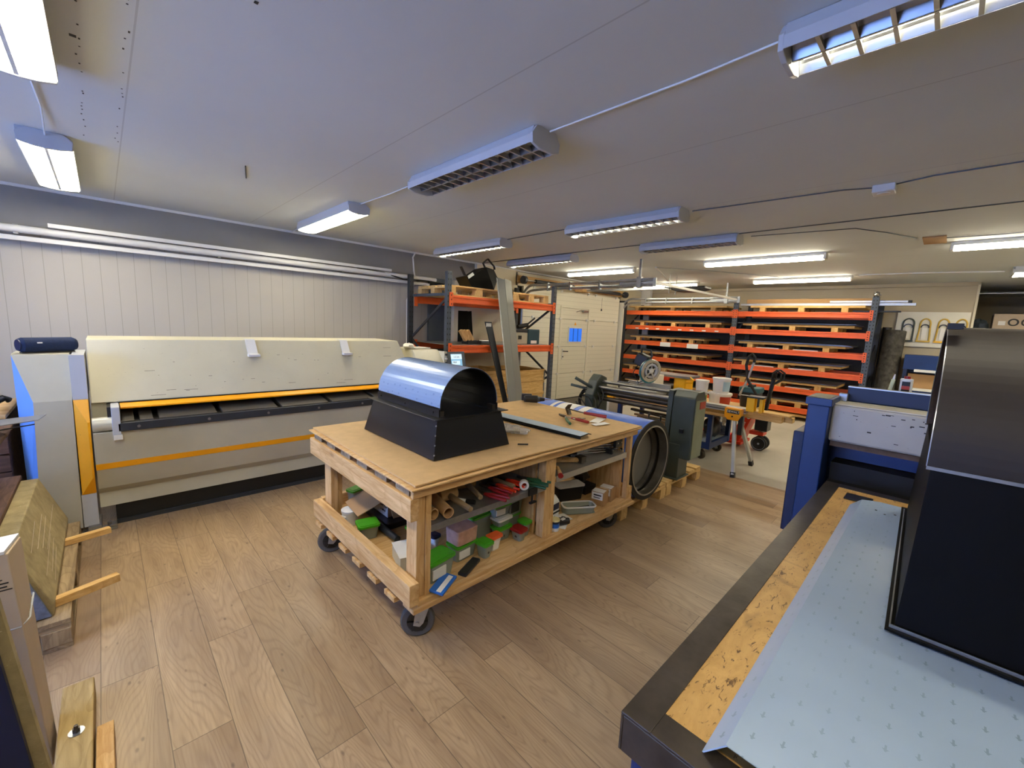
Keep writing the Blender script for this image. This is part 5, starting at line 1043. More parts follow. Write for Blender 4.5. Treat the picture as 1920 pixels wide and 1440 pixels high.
# ================= saw stand, trolley and the things on it =================
tl = thing('blue_trolley', 'blue steel trolley on castors behind the roller machine', 'trolley', (5.8, 2.5, 0))
TX0, TX1, TY0, TY1 = 5.35, 6.0, 1.92, 3.2
G().box(TX0, TX1, TY0, TY1, .20, .235).build('deck', 'film2', tl, 0, .002)
for a in ((TX0-.02, TX0+.02, TY0, TY1), (TX1-.02, TX1+.02, TY0, TY1)): G().box(a[0], a[1], a[2], a[3], .16, .24).box(a[0], a[1], a[2], a[3], .56, .60).build('side_rail', 'blue', tl, 0, .003)
for y in (TY0, TY1): G().box(TX0, TX1, y-.02, y+.02, .16, .24).build('end_rail', 'blue', tl, 0, .003)
for x in (TX0, TX1):
    for y in (TY0, TY1): G().box(x-.03, x+.03, y-.025, y+.025, .16, .60).build('post', 'blue', tl, 0, .003)
for x, y, a in ((TX0+.06, TY0+.1, 1.2), (TX0+.06, TY1-.1, 1.5), (TX1-.06, TY0+.1, 1.8), (TX1-.06, TY1-.1, 1.4)): caster(x, y, a, r=.062, par=tl, top=.16, wm='dirty_steel')
G().box(TX0-.02, TX1+.48, TY0-.28, TY1+.1, .602, .63).build('top_board', 'pineY', tl, 0, .003)
for k in range(6): single('timber_offcut', G().bar((5.5+.06*k, 2.25+.05*k, .255+.03*(k % 4)), (5.6+.02*k, 2.95+.06*k, .26+.03*(k % 4)), .045, .025), 'pineY' if k % 2 else 'oldY', 'timber offcut in the pile on the blue trolley deck', 'offcut', 'timber offcuts on the blue trolley')
single('steel_offcut', G().bar((5.45, 2.2, .42), (5.5, 3.1, .45), .05, .03).bar((5.5, 2.2, .46), (5.6, 3.1, .42), .04, .03), 'dirty_steel', 'dark rusty profiles above the timber offcuts on the trolley', 'profile')
for k, (y, lab) in enumerate(((2.03, 'black bagged bundle on the trolley, right of the pair'), (2.26, 'black bagged bundle on the trolley, left of the pair'))): single('wrapped_bundle', lump(G(), (5.72, y, .37), .15, (1.2, .62, .9), 22, .12, k+2), 'black', lab, 'bundle', 'wrapped bundles on the blue trolley')
single('foil_bundle', lump(G(), (6.22, 2.15, .30), .17, (.7, .9, 1.2), 22, .3, 12), 'foil', 'crumpled silvery foil bag beside the orange pallet jack', 'bag')
# saw stand
ss = thing('saw_stand', 'aluminium mitre saw stand with yellow brackets and splayed legs', 'saw stand', (5.25, 2.2, 0))
G().box(5.20, 5.28, 1.50, 3.5, .70, .755).box(5.19, 5.29, 1.50, 3.5, .755, .765).build('beam_profile', 'alu', ss, 0, .004)
G().box(5.195, 5.285, 1.5, 3.5, .72, .728).build('beam_groove', 'ink', ss, 0)
def leg(x0, y0, x1, y1):
    l = G().bar((x0, y0, .66), (x1, y1, .03), .045, .035, (0, 1, 0)).build('leg', 'alu', ss, 0, .004); G().bar((x0+(x1-x0)*.93, y0+(y1-y0)*.93, .06), (x1, y1, 0.0), .055, .045, (0, 1, 0)).build('foot', 'plastic_b', l, 0, .003)
leg(5.18, 1.60, 4.99, 1.49); leg(5.30, 1.60, 5.67, 1.50); leg(5.18, 3.45, 5.0, 3.6); leg(5.27, 3.45, 5.4, 3.75)
G().prism([(1.55, .62), (1.52, .68), (1.52, .76), (1.70, .76), (1.70, .66), (1.66, .62)], 'x', 5.12, 5.20).build('leg_bracket', 'yellow', ss, 0, .006)
G().box(5.115, 5.12, 1.54, 1.67, .70, .74).build('badge', 'ink', ss, 0); text('lettering', 'DEWALT', .034, face_mx((5.113, 1.605, .72)), 'paper', ss)
G().cyl((5.115, 1.61, .665), (5.12, 1.61, .665), .01).build('bracket_screw', 'ink', ss)
G().prism([(3.20, .62), (3.17, .68), (3.17, .76), (3.35, .76), (3.35, .66), (3.31, .62)], 'x', 5.12, 5.20).build('leg_bracket', 'yellow', ss, 0, .006)
G().box(5.14, 5.2, 1.50, 1.55, .46, .68).build('hinge_joint', 'plastic_b', ss, 0, .006)
# outfeed clamp support
G().box(5.19, 5.205, 1.42, 1.50, .74, .90).box(5.275, 5.29, 1.42, 1.50, .74, .90).box(5.19, 5.205, 1.34, 1.37, .74, .90).box(5.275, 5.29, 1.34, 1.37, .74, .90).build('outfeed_support', 'yellow_p', ss, 0, .003) ; G().box(5.17, 5.31, 1.33, 1.5, .90, .92).build('support_roller', 'plastic_b', ss, 0, .006)
# planks resting on the trolley top run to the right
for k, ((xa, xb_), (ya, yb), (za, zb_), lab) in enumerate((((5.38, 5.48), (1.18, 2.6), (.632, .70), 'thick pale timber beam lying under the saw stand end'), ((5.50, 5.60), (1.10, 2.6), (.632, .69), 'second pale timber beam behind the first one'), ((5.40, 5.58), (1.12, 2.2), (.702, .722), 'thin pale board lying on top of the timber beams'))):
    single('timber_beam', G().box(xa, xb_, ya, yb, za, zb_), 'rackwoodY', lab, 'timber beam', 'timber beams by the saw stand', bev=.003)
# pails
def pail(x, y, z, r, h, lab, mt=None, ang=0, group='white pails on the trolley'):
    t = thing('plastic_pail', lab, 'pail', (x, y, z), 0, group)
    G().rev([(r*.86, 0), (r*.98, h*.9), (r*.98, h*.9)], (x, y, z), 32).build('pail_body', 'white_p', t, 40)
    G().rev([(r, h*.86), (r*1.05, h*.87), (r*1.05, h*.99), (r*.98, h), (0, h*.98)], (x, y, z), 32).build('pail_lid', 'white_p', t, 40)
    if mt:
        vs = []; N = 8; 
        for i in range(N+1):
            a = math.radians(200+ang+ i*70/N); 
            for zz, rr_ in ((h*.15, .895), (h*.78, .968)): vs.append((x+r*(rr_+.012)*math.cos(a), y+r*(rr_+.012)*math.sin(a), z+zz))
        G().add(vs, [(2*i, 2*i+2, 2*i+3, 2*i+1) for i in range(N)]).build('pail_label', mt, t, 60)
    return t
TB = .63
pail(5.85, 2.27, TB, .085, .17, 'white pail with lime green label, lower left of the pails', 'lime_p')
pail(5.86, 2.27, TB+.172, .085, .16, 'plain white lidded pail on top of the lime labelled one')
pail(5.88, 2.03, TB, .14, .19, 'wide white pail with brick red label at the bottom', 'brick_p')
pail(5.86, 2.02, TB+.19, .11, .20, 'white pail with pale blue label on top of the wide pail', 'pale_blue_p', 10)
# vacuum cleaner
vc = thing('vacuum_cleaner', 'black and teal workshop vacuum with tall curved hose', 'vacuum cleaner', (6.310, 1.780, TB))
G().rbox(6.160, 6.440, 1.660, 1.900, TB, TB+.20, .06, .02).build('tank', 'plastic_b', vc, 40, .006); G().rbox(6.150, 6.450, 1.650, 1.910, TB+.20, TB+.27, .07).build('head', plain('dark_teal_case', '2b5b60', .45, 0, .06), vc, 40, .012)
G().box(6.220, 6.380, 1.750, 1.810, TB+.27, TB+.30).build('carry_handle', 'plastic_b', vc, 0, .008); G().cyl((6.150, 1.740, TB+.09), (6.135, 1.740, TB+.09), .055, n=24).build('wheel', 'rubber_b', vc)
G().box(6.145, 6.150, 1.700, 1.860, TB+.16, TB+.17).build('trim_line', 'white_p', vc, 0)
G().tube([(6.140, 1.640, .66), (6.160, 1.66, .80), (6.160, 1.800, 1.0), (6.160, 1.840, 1.2), (6.160, 1.820, 1.31), (6.160, 1.780, 1.35), (6.160, 1.745, 1.31), (6.160, 1.750, 1.24)], .018, 10).build('hose', 'rubber_b', vc, 60)
G().tube([(6.160, 1.750, 1.24), (6.160, 1.810, .98), (6.160, 1.880, .78)], .014, 10).build('suction_tube', 'alu', vc, 60)
# mitre saw
msw = thing('mitre_saw', 'grey and teal mitre saw with black motor standing on the saw stand', 'mitre saw', (5.3, 2.85, .765))
Z = .765
G().box(5.12, 5.42, 2.55, 3.1, Z, Z+.05).build('base_table', 'alu', msw, 0, .006); G().box(5.38, 5.42, 2.5, 3.12, Z+.05, Z+.12).build('fence', 'sheet_grey', msw, 0, .004)
G().cyl((5.24, 2.85, Z+.05), (5.24, 2.85, Z+.07), .12, n=32).build('turntable', 'alu', msw); G().cyl((5.1, 2.80, Z+.11), (5.5, 2.90, Z+.11), .018).build('slide_rail', 'chrome', msw)
cb = Vector((5.26, 2.74, Z+.30)); nx = Vector((.42, .9, .1)).normalized()
G().cyl(cb-nx*.028, cb+nx*.028, .155, n=40, hollow=.045).build('blade_guard', 'alu', msw, 30, .006)
G().cyl(cb-nx*.01, cb+nx*.01, .115, n=32).build('saw_blade', 'dirty_steel', msw, 30)
ux = nx.cross(Vector((0, 0, 1))).normalized()
for q in (.5, 1.6, 2.7, 3.9, 5.1): G().bar(cb-nx*.03+(ux*math.cos(q)+Vector((0, 0, 1))*math.sin(q))*.02, cb-nx*.03+(ux*math.cos(q)+Vector((0, 0, 1))*math.sin(q))*.13, .02, .012, nx).build('guard_rib', 'alu', msw, 0, .003)
G().cyl(cb-nx*.034, cb+nx*.01, .10, n=32, hollow=.03).build('guard_rim', 'machine_g', msw, 30, .004)
G().cyl(cb-nx*.036, cb+nx*.03, .035, n=20).build('arbor', 'white_metal', msw, 30)
G().cyl(cb-nx*.006-Vector((0, 0, .01)), cb+nx*.006-Vector((0, 0, .01)), .165, n=48).build('blade_cover', 'teal', msw, 30)
G().bar(cb+Vector((-.02, .20, .16)), cb+Vector((.0, .03, .10)), .14, .17).build('motor', 'plastic_b', msw, 0, .02)
G().tube([cb+Vector((-.02, .14, .20)), cb+Vector((-.02, .13, .29)), cb+Vector((-.02, .0, .27)), cb+Vector((-.02, -.02, .18))], .016).build('top_handle', 'plastic_b', msw)
G().bar(cb+Vector((.02, .12, -.22)), cb+Vector((.0, .06, .02)), .05, .07).build('saw_arm', 'alu', msw, 0, .01)
G().cyl((5.2, 3.0, Z+.09), (5.16, 3.16, Z+.09), .024).build('lock_grip', 'navy', msw)
G().tube([cb+Vector((0, .15, .12)), cb+Vector((-.05, .22, -.05)), cb+Vector((-.03, .14, -.18)), cb+Vector((.0, .02, -.12))], .006).build('power_lead', 'rubber_b', msw)
for k, (b, lab) in enumerate((((5.62, 5.93, 3.10, 3.28, TB, TB+.19), 'white carton behind the mitre saw, lower one'), ((5.62, 5.93, 2.86, 3.08, TB, TB+.33), 'taller white printed carton right behind the mitre saw'))):
    t = thing('white_carton', lab, 'carton', ((b[0]+b[1])/2, (b[2]+b[3])/2, b[4]), 0, 'white cartons behind the mitre saw'); G().box(*b).build('carton_body', 'card_w', t, 0, .002); G().box(b[0]-.002, b[0], b[2]+.04, b[3]-.06, b[5]-.1, b[5]-.09).box(b[0]-.002, b[0], b[2]+.1, b[3]-.06, b[5]-.13, b[5]-.12).build('print', 'ink', t, 0)
gx = thing('grey_fence_frame', 'grey metal frame standing right of the mitre saw', 'frame', (5.6, 2.5, TB)); G().box(5.5, 5.54, 2.35, 2.7, TB, TB+.19).build('plate', 'sheet_grey', gx, 0, .003)
for y in (2.42, 2.5, 2.58): G().box(5.485, 5.5, y, y+.01, TB, TB+.19).build('rib', 'rack_grey', gx, 0)
yt = thing('yellow_table_saw', 'yellow site table saw with grey top beside the white pails', 'table saw', (6.25, 2.9, TB))
G().box(6.0, 6.28, 2.56, 2.74, TB, TB+.30).build('body', 'yellow_p', yt, 0, .02); G().box(5.97, 6.35, 2.5, 3.3, TB+.30, TB+.335).build('table_top', 'sheet_grey', yt, 0, .006); G().box(5.99, 6.3, 2.76, 3.25, TB, TB+.16).build('motor_case', 'black_matt', yt, 0, .02)
G().box(5.96, 6.0, 2.80, 3.2, TB+.24, TB+.29).build('rip_fence', 'red_o', yt, 0, .004); G().cyl((5.97, 2.66, TB+.1), (6.0, 2.66, TB+.1), .03).build('hand_wheel', 'plastic_b', yt); G().tube([(6.0, 2.5, TB+.33), (5.98, 2.44, TB+.30), (5.98, 2.46, TB+.25), (6.0, 2.56, TB+.24)], .009).build('handle', 'yellow_p', yt)
# things under the table left of the trolley
for k, (b, lab) in enumerate((((5.62, 5.9, 3.30, 3.62, .0, .60), 'tall white carton standing left of the blue trolley'), ((5.35, 5.6, 3.75, 4.1, .0, .60), 'white carton beside the dark mat near the garage door'))):
    pass
single('standing_carton', G().box(5.6, 5.9, 3.55, 3.95, 0, .58), 'card_w', 'tall white carton standing left of the blue trolley', 'carton', bev=.003)
tbx = thing('green_tool_case', 'grey-green plastic case with black handle seen under the rollers', 'tool case', (4.9, 3.1, 0)); G().rbox(4.75, 5.0, 3.0, 3.5, 0, .42, .04).build('case_body', 'green_l', tbx, 40, .01); G().tube([(4.8, 3.1, .42), (4.8, 3.1, .47), (4.8, 3.35, .47), (4.8, 3.35, .42)], .014).build('handle', 'black', tbx)

# ================= pallet jack =================
pj = thing('pallet_jack', 'orange-red hand pallet jack with black wheels and bent black handle', 'pallet jack', (6.6, 1.9, 0))
for y in (0,): 
    for x in (6.50, 6.62):
        w = G().cyl((x-.025, 1.66, .1), (x+.025, 1.66, .1), .10, n=36).build('wheel', 'rubber_b', pj, 30, .008); G().cyl((x-.028, 1.66, .1), (x+.028, 1.66, .1), .015, n=14).build('axle_cap', 'galv', w); G().cyl((x-.0265, 1.66, .1), (x+.0265, 1.66, .1), .085, n=36, hollow=.006).build('rim_ring', 'galv', w)
G().hexa([(6.42, 1.90, .07), (6.78, 1.90, .07), (6.78, 2.05, .07), (6.42, 2.05, .07)], [(6.46, 1.76, .50), (6.74, 1.76, .50), (6.74, 1.88, .50), (6.46, 1.88, .50)]).build('battery_cover', 'red_o', pj, 0, .006)
G().box(6.40, 6.80, 1.86, 2.06, .045, .085).build('foot_bar', 'red_o', pj, 0, .004); G().box(6.38, 6.52, 2.05, 3.1, .05, .10).build('fork', 'red_o', pj, 0, .004); G().box(6.68, 6.82, 2.05, 3.1, .05, .10).build('fork', 'red_o', pj, 0, .004)
for x in (6.45, 6.75): G().cyl((x-.03, 3.0, .04), (x+.03, 3.0, .04), .04, n=18).build('load_roller', 'rubber_b', pj)
G().box(6.50, 6.66, 1.62, 1.80, .21, .26).build('yoke', 'red_o', pj, 0, .006); G().cyl((6.58, 1.66, .2), (6.58, 1.66, .46), .035).build('pump_cylinder', 'chrome', pj); G().box(6.49, 6.67, 1.58, 1.74, .28, .45).build('pump_block', 'black', pj, 0, .008)
G().tube([(6.58, 1.66, .42), (6.58, 1.63, .75), (6.58, 1.60, 1.02)], .026, 10).build('tiller', 'black', pj); G().tube([(6.50, 1.60, 1.0), (6.50, 1.60, 1.10), (6.50, 1.56, 1.14), (6.50, 1.50, 1.10), (6.50, 1.50, 1.02), (6.55, 1.58, .95)], .014, 8).tube([(6.66, 1.60, 1.0), (6.66, 1.60, 1.10), (6.66, 1.56, 1.14), (6.66, 1.50, 1.10), (6.66, 1.50, 1.02), (6.6, 1.58, .95)], .014, 8).tube([(6.5, 1.56, 1.14), (6.66, 1.56, 1.14)], .014).build('handle_loop', 'black', pj)
G().cyl((6.449, 1.815, .45), (6.454, 1.815, .45), .024, n=24).build('round_logo', 'paper', pj)
ml = Matrix.Translation((6.435, 1.885, .28)) @ Matrix(((0, 0, -1, 0), (-1, 0, 0, 0), (0, 1, 0, 0), (0, 0, 0, 1))) @ Matrix.Rotation(math.radians(71), 4, 'Z')
text('lettering', 'Lifter.com', .052, ml, 'paper', pj)
# ================= steel framed bench at the right, hood and sheet on it =================
sb = thing('steel_edged_bench', 'low bench with dark steel edge and scratched yellow board top at the lower right', 'workbench', (1.7, -.6, 0))
BX0, BX1, BY0, BY1, BZ = .69, 2.72, -1.75, .355, .85
g = G()
g.box(BX0, BX1, BY1-.062, BY1, BZ-.006, BZ).box(BX0, BX0+.062, BY0, BY1-.062, BZ-.006, BZ).box(BX1-.062, BX1, BY0, BY1-.062, BZ-.006, BZ)
g.box(BX0, BX1, BY1-.006, BY1, BZ-.085, BZ-.006).box(BX0, BX0+.006, BY0, BY1-.006, BZ-.085, BZ-.006)
g.build('steel_edge', 'dirty_steel', sb, 0, .0015)
t_ = NT('oiled_yellow_board'); v = t_.obj(); n1 = t_.noise(t_.mapv(v, (2, 5, 2)), 3, 6, .7, .5); n2 = t_.noise(t_.mapv(v, (5, 14, 5)), 6, 5, .75, 1.0); n3 = t_.noise(v, 2.6, 4, .6, .8)
c = t_.ramp(n1, [(.3, 'ab8447'), (.65, 'cba260')]); c = t_.mix(t_.ramp(n2, [(.57, (0, 0, 0, 1)), (.64, (1, 1, 1, 1))]), c, '5a3f1e'); c = t_.mix(t_.ramp(n3, [(.57, (0, 0, 0, 1)), (.66, (.8, .8, .8, 1))]), c, '55422c')
t_.color(c); M['ybord'] = t_.set(.42, 0, .45)
G().box(BX0+.062, BX1-.062, BY0, BY1-.062, BZ-.02, BZ-.002).build('board_top', 'ybord', sb, 0)
G().box(BX0+.02, BX1-.02, BY0+.02, BY1-.02, BZ-.16, BZ-.086).build('under_frame', 'blue', sb, 0, .003)
for x in (BX0+.06, BX1-.1):
    for y in (BY0+.06, BY1-.1): G().box(x-.04, x+.04, y-.04, y+.04, 0, BZ-.16).build('leg', 'blue', sb, 0, .004)
# protective film covered sheet
fs_ = thing('film_covered_sheet', 'large pale blue film covered metal sheet with a folded left edge on the bench', 'metal sheet', (1.6, -.5, BZ))
t_ = NT('pale_blue_arrow_film'); v = t_.obj(); sp = t_.n('SeparateXYZ'); t_.L(v, sp.inputs[0])
px_, py_ = .062, .042
row = t_.math('FLOOR', t_.math('DIVIDE', sp.outputs[1], py_)); fy = t_.math('SUBTRACT', t_.math('FRACT', t_.math('DIVIDE', sp.outputs[1], py_)), .5)
xo = t_.math('ADD', t_.math('DIVIDE', sp.outputs[0], px_), t_.math('MULTIPLY', row, .37)); fx = t_.math('SUBTRACT', t_.math('FRACT', xo), .5)
ax = t_.math('MULTIPLY', fx, px_); ay = t_.math('ABSOLUTE', t_.math('MULTIPLY', fy, py_))
# small arrow: shaft plus head
shaft = t_.math('MULTIPLY', t_.math('LESS_THAN', ay, .0016), t_.math('LESS_THAN', t_.math('ABSOLUTE', ax), .0085))
head = t_.math('MULTIPLY', t_.math('LESS_THAN', ay, t_.math('MULTIPLY', t_.math('ADD', ax, .0085), .75)), t_.math('LESS_THAN', ax, -.0015))
arrow = t_.math('MAXIMUM', shaft, head); fade = t_.ramp(t_.noise(v, 2.2, 3), [(.35, (.15, .15, .15, 1)), (.65, (1, 1, 1, 1))])
base = t_.ramp(t_.noise(v, 1.3, 4, .6), [(.3, '8fa3bb'), (.7, 'a4b8cc')])
t_.color(t_.mix(t_.math('MULTIPLY', t_.math('MULTIPLY', arrow, .55), fade), base, '54707f')); t_.bump(t_.noise(t_.mapv(v, (1, 2, 1)), 2.2, 2), .25, .03); M['arrow_film'] = t_.set(.30, .12, .5)
SZ_ = .888; X0_, X1_ = .735, 2.44
N = 30; vs = []; fc = []
def sz(u, v): return SZ_-.002+.004*math.sin(u*9+v*2)*math.exp(-((u-.8)**2)*6)+.003*math.sin(v*5)
NV = 20
for i in range(N+1):
    for j in range(NV+1):
        u, vv = i/N, j/NV; y = .178-vv*1.75; x = X0_+(X1_-X0_)*u
        if i == N and j == 0: x -= .03
        vs.append((x, y, sz(u, vv) if j else SZ_))
for i in range(N):
    for j in range(NV): a = i*(NV+1)+j; fc.append((a, a+NV+1, a+NV+2, a+1))
o = G().add(vs+[(x, y, z-.0015) for x, y, z in vs], [f[::-1] for f in fc]+[tuple(q+len(vs) for q in f) for f in fc]).build('sheet_face', 'arrow_film', fs_, 60)
G().hexa([(X0_-.008, .212, .852), (X1_-.03, .216, .852), (X1_-.03, .213, .852), (X0_-.008, .209, .852)], [(X0_, .178, SZ_), (X1_-.03, .178, SZ_), (X1_-.03, .175, SZ_-.001), (X0_, .175, SZ_-.001)]).build('folded_edge', 'arrow_film', fs_, 0)
G().hexa([(X1_-.03, .21, .852), (X1_+.03, .12, .852), (X1_+.03, -1.5, .852), (X1_-.0, -1.5, .852)], [(X1_-.03, .178, SZ_), (X1_, .12, SZ_), (X1_, -1.5, SZ_), (X1_-.01, -1.5, SZ_)]).build('end_flange', 'arrow_film', fs_, 0)
for x in (2.30,):
    for k in range(6): G().cyl((x-.03*(k % 2), .12-.03*k, SZ_+.0015), (x-.03*(k % 2), .12-.03*k, SZ_+.003), .004, n=8).build('punched_hole', 'ink', fs_)
single('black_strip', G().box(2.48, 2.58, .15, .25, BZ, BZ+.004), 'black', 'small black metal square beside the far end of the blue film sheet', 'metal piece')
# big unfinished hood
h2 = thing('large_chimney_hood', 'large black sheet metal hood with brown arched cover standing on the blue film sheet', 'chimney hood', (1.362, .001, SZ_+.0085), math.radians(1.6))
mh = at((1.362, .001, SZ_+.0085), math.radians(1.6)); L_ = -1.35; zt = .405
G(mh).hexa([(0, 0, 0), (1.02, 0, 0), (1.02, L_, 0), (0, L_, 0)], [(.045, -.012, zt), (.85, -.012, zt), (.85, L_+.02, zt), (.045, L_+.02, zt)]).build('skirt', 'black_sheet', h2, 0, .001)
G(mh).box(-.024, 1.05, L_-.02, .017, -.002, .004).build('base_flange', 'black_sheet', h2, 0, .001)
G(mh).box(-.012, -.009, L_-.02, .010, .004, .012).box(-.01, 1.0, .007, .010, .004, .012).build('seal_bead', 'galv', h2, 0)
t_ = NT('brown_coated_sheet'); t_.color('241c16'); M['brown'] = t_.set(.55, 0, .35)
R_ = .385; cxx = .43
arc = [(cxx-R_*math.cos(math.pi*k/48), zt+.004+.342*math.sin(math.pi*k/48)) for k in range(49)]
G(mh).shell(arc, 'y', L_+.03, -.005, -.004).build('arched_cover', 'brown', h2, 30)
M['brown_in'] = plain('bare_inner_sheet', '6a5648', .22, .75, .1, 2)
G(mh).shell([(x+(.005 if x < cxx else -.005), z-.005) for x, z in arc], 'y', L_+.03, -.006, -.001).build('inner_face', 'brown_in', h2, 30)
G(mh).shell(arc, 'y', -.005, -.003, -.005).build('bright_edge', 'galv', h2, 30)
G(mh).box(cxx-R_-.004, cxx+R_+.004, L_+.03, -.01, zt-.001, zt+.004).build('cap_plate', 'black_sheet', h2, 0)
G(mh).box(cxx-R_-.007, cxx-R_-.004, L_+.03, -.004, zt-.002, zt+.006).build('bright_seam', 'galv', h2, 0)
G(mh).box(.24, .29, -.03, -.0, zt+.337, zt+.352).build('corner_tab', 'black', h2, 0)

# ================= blue guillotine shear =================
gs = thing('guillotine_shear', 'old blue guillotine shear with scuffed grey beam and blue posts', 'guillotine shear', (3.1, -.5, 0))
G().box(2.80, 3.02, .40, .50, 0, 1.235).build('post', 'blue', gs, 0, .005); G().box(2.785, 3.035, .39, .51, 1.235, 1.275).build('post_cap', 'blue', gs, 0, .003); G().box(2.80, 3.02, .405, .495, 1.2755, 1.278).build('cap_inlay', plain('dusty_top', '8b8877', .8, 0, .2, 30), gs, 0)
G().box(2.86, 3.2, .505, .56, .45, 1.06).build('side_guard', 'navy', gs, 0, .006)
G().box(3.10, 3.5, .38, .44, 0, 1.2).build('rear_frame', 'blue', gs, 0)
G().box(2.88, 3.08, -1.9, .40, 1.035, 1.24).build('hold_down_beam', plain('scuffed_grey_paint', 'a7a49c', .45, 0, .06, 6, .5, 0, .3, '3a3630'), gs, 0, .012)
M['beam_top'] = plain('pale_beam_top', 'c9c3b0', .5, 0, .08, 8)  # paler tone for the top face of the beam
G().box(2.884, 3.07, -1.9, .395, 1.2405, 1.246).build('beam_top_face', 'beam_top', gs, 0)
g = G(); r2 = random.Random(21)
for k in range(70):
    y = r2.uniform(-1.2, .36); z = 1.225-abs(r2.gauss(0, .03)) if k < 45 else r2.uniform(1.05, 1.22); w = r2.uniform(.002, .012); h = r2.uniform(.001, .004); g.box(2.8792, 2.8799, y-w, y+w, z-h, z+h)
tag(g.build('paint_chips', 'ink', gs, 0), kind='stuff')
M['rust_w'] = plain('rusty_wooden_strip', '5e4a3a', .8, 0, .25, 20); G().box(2.9, 3.0, -1.9, .39, 1.005, 1.034).build('blade_guard_strip', 'rust_w', gs, 0)
G().box(3.06, 3.14, -1.9, .39, .91, 1.01).build('lower_beam', 'blue', gs, 0); G().box(3.14, 3.5, -1.9, .38, 1.0, 1.28).build('body', 'navy', gs, 0)
G().box(3.09, 3.13, -1.9, .37, 1.245, 1.325).build('upper_beam', 'navy', gs, 0, .003); G().box(3.085, 3.135, -1.9, .37, 1.3255, 1.331).build('upper_beam_edge', 'alu', gs, 0)
G().box(2.96, 3.5, -1.9, .38, .0, .90).box(2.75, 2.96, -1.9, .38, 0, .80).build('bed', 'pit_black', gs, 0); G().box(3.03, 3.07, .36, .40, 1.246, 1.29).build('bolt_block', 'galv', gs, 0, .003)  # front block fills the gap below the beam with shadow black
bo = thing('degreaser_bottle', 'white bottle with black and red label behind the blue shear beam', 'bottle', (3.3, .135, 1.282)); G().rbox(3.27, 3.33, .11, .165, 1.282, 1.39, .015).build('bottle_body', 'white_p', bo, 40, .004); G().box(3.266, 3.27, .12, .155, 1.285, 1.375).build('label', 'ink', bo, 0); G().box(3.264, 3.266, .12, .155, 1.33, 1.35).build('label_stripe', 'brick_p', bo, 0); G().cyl((3.3, .137, 1.39), (3.3, .137, 1.405), .014, n=14).build('cap', 'red', bo)
cg = thing('sealant_tube', 'cream sealant tube leaning at the left of the label bottle', 'sealant', (3.3, .2, 1.28)); G().cyl((3.3, .21, 1.282), (3.3, .195, 1.38), .009, n=14).build('tube_body', plain('cream_tube', 'd9d8a8', .5, 0, .03), cg); G().cyl((3.3, .195, 1.38), (3.3, .192, 1.41), .006, .003, 10).build('nozzle', 'white_p', cg)

# ================= left foreground =================
pallet(-.60, 3.32, 0, 0, 'old grey pallet on the floor at the left edge', mat='old', l=1.25)
M['blockskin'] = plain('coarse_weathered_slab', '9c8d68', .95, 0, .22, 14, .2, .6, .8, 'c2b493')
bs = thing('slab_block', 'coarse weathered olive-brown slab block with scratched sloping side on the old pallet', 'slab block', (-.7, 3.3, .145))
g = G().prism([(-1.0, .146), (-.255, .146), (-.252, .20), (-.36, .50), (-1.0, .50)], 'y', 2.76, 3.90); g.build('block_body', 'blockskin', bs, 0, .006)
G().prism([(-.95, .15), (-.262, .15), (-.36, .485), (-.95, .485)], 'y', 2.745, 2.759).build('end_face', 'felt', bs, 0, .003)
G().box(-1.0, -.43, 2.74, 3.92, .501, .53).build('cover_board', 'darkY', bs, 0, .004)
g = G(); r3 = random.Random(4)
for k in range(7):
    a = .08+.09*k; z = .22+.03*k; x = -.252-(z-.20)*.36; y = 2.9+r3.random()*.3
    if k < 8: g.bar((x+.001, y, z), (x+.001-.012, y+r3.uniform(.3, .7), z+.035), .0012, .0015)
g.build('scratch_lines', 'card_p', bs, 0)
single('timber_stick', G(at((-.17, 3.60, .146), math.radians(14))).box(-.11, .12, -.022, .022, 0, .035), 'rackwoodX', 'short timber stick poking out over the old pallet, farther one', 'stick', 'timber sticks on the old pallet', bev=.002)
single('timber_stick', G(at((-.17, 2.88, .146), math.radians(20))).box(-.10, .15, -.02, .02, 0, .04), 'rackwoodX', 'short timber stick poking out over the old pallet, nearer one', 'stick', 'timber sticks on the old pallet', bev=.002)
bl = thing('bolted_timber', 'worn timber beam with a bolt and washer at the lower left corner', 'timber beam', (-.165, 1.7, 0))
G().box(-.213, -.122, 1.67, 2.27, 0, .085).build('beam', 'tanY', bl, 0, .005); G().cyl((-.165, 1.985, .085), (-.165, 1.985, .088), .022, n=24).build('washer', 'galv', bl); G().cyl((-.165, 1.985, .088), (-.165, 1.985, .102), .011, n=6).cyl((-.165, 1.985, .102), (-.165, 1.985, .112), .006, n=12).build('bolt', 'dirty_steel', bl)
single('timber_wedge', G().prism([(1.67, 0), (2.03, 0), (2.03, .035), (1.93, .06), (1.67, .06)], 'x', -.116, -.07), 'pineY', 'narrow orange-brown timber piece beside the bolted beam', 'timber piece', bev=.002)
tc = thing('tall_carton', 'tall pale cardboard carton with plastic strap at the left edge', 'carton', (-.37, 2.05, 0))
G().hexa([(-.52, 1.985, 0), (-.226, 1.985, 0), (-.226, 2.13, 0), (-.52, 2.13, 0)], [(-.55, 1.955, .82), (-.262, 1.955, .82), (-.246, 2.085, .82), (-.55, 2.085, .82)]).build('carton_body', 'card_p', tc, 0, .003)
G().hexa([(-.55, 1.95, .822), (-.268, 1.95, .822), (-.25, 2.085, .822), (-.55, 2.085, .822)], [(-.55, 1.95, .826), (-.268, 1.95, .832), (-.25, 2.085, .832), (-.55, 2.085, .826)]).build('top_flap', 'card_w', tc, 0)
G().tube([(-.54, 1.963, .55), (-.256, 1.963, .56), (-.238, 1.99, .57), (-.236, 2.10, .60)], .003, 6).build('strap', 'bag', tc)
for k in range(6): pass
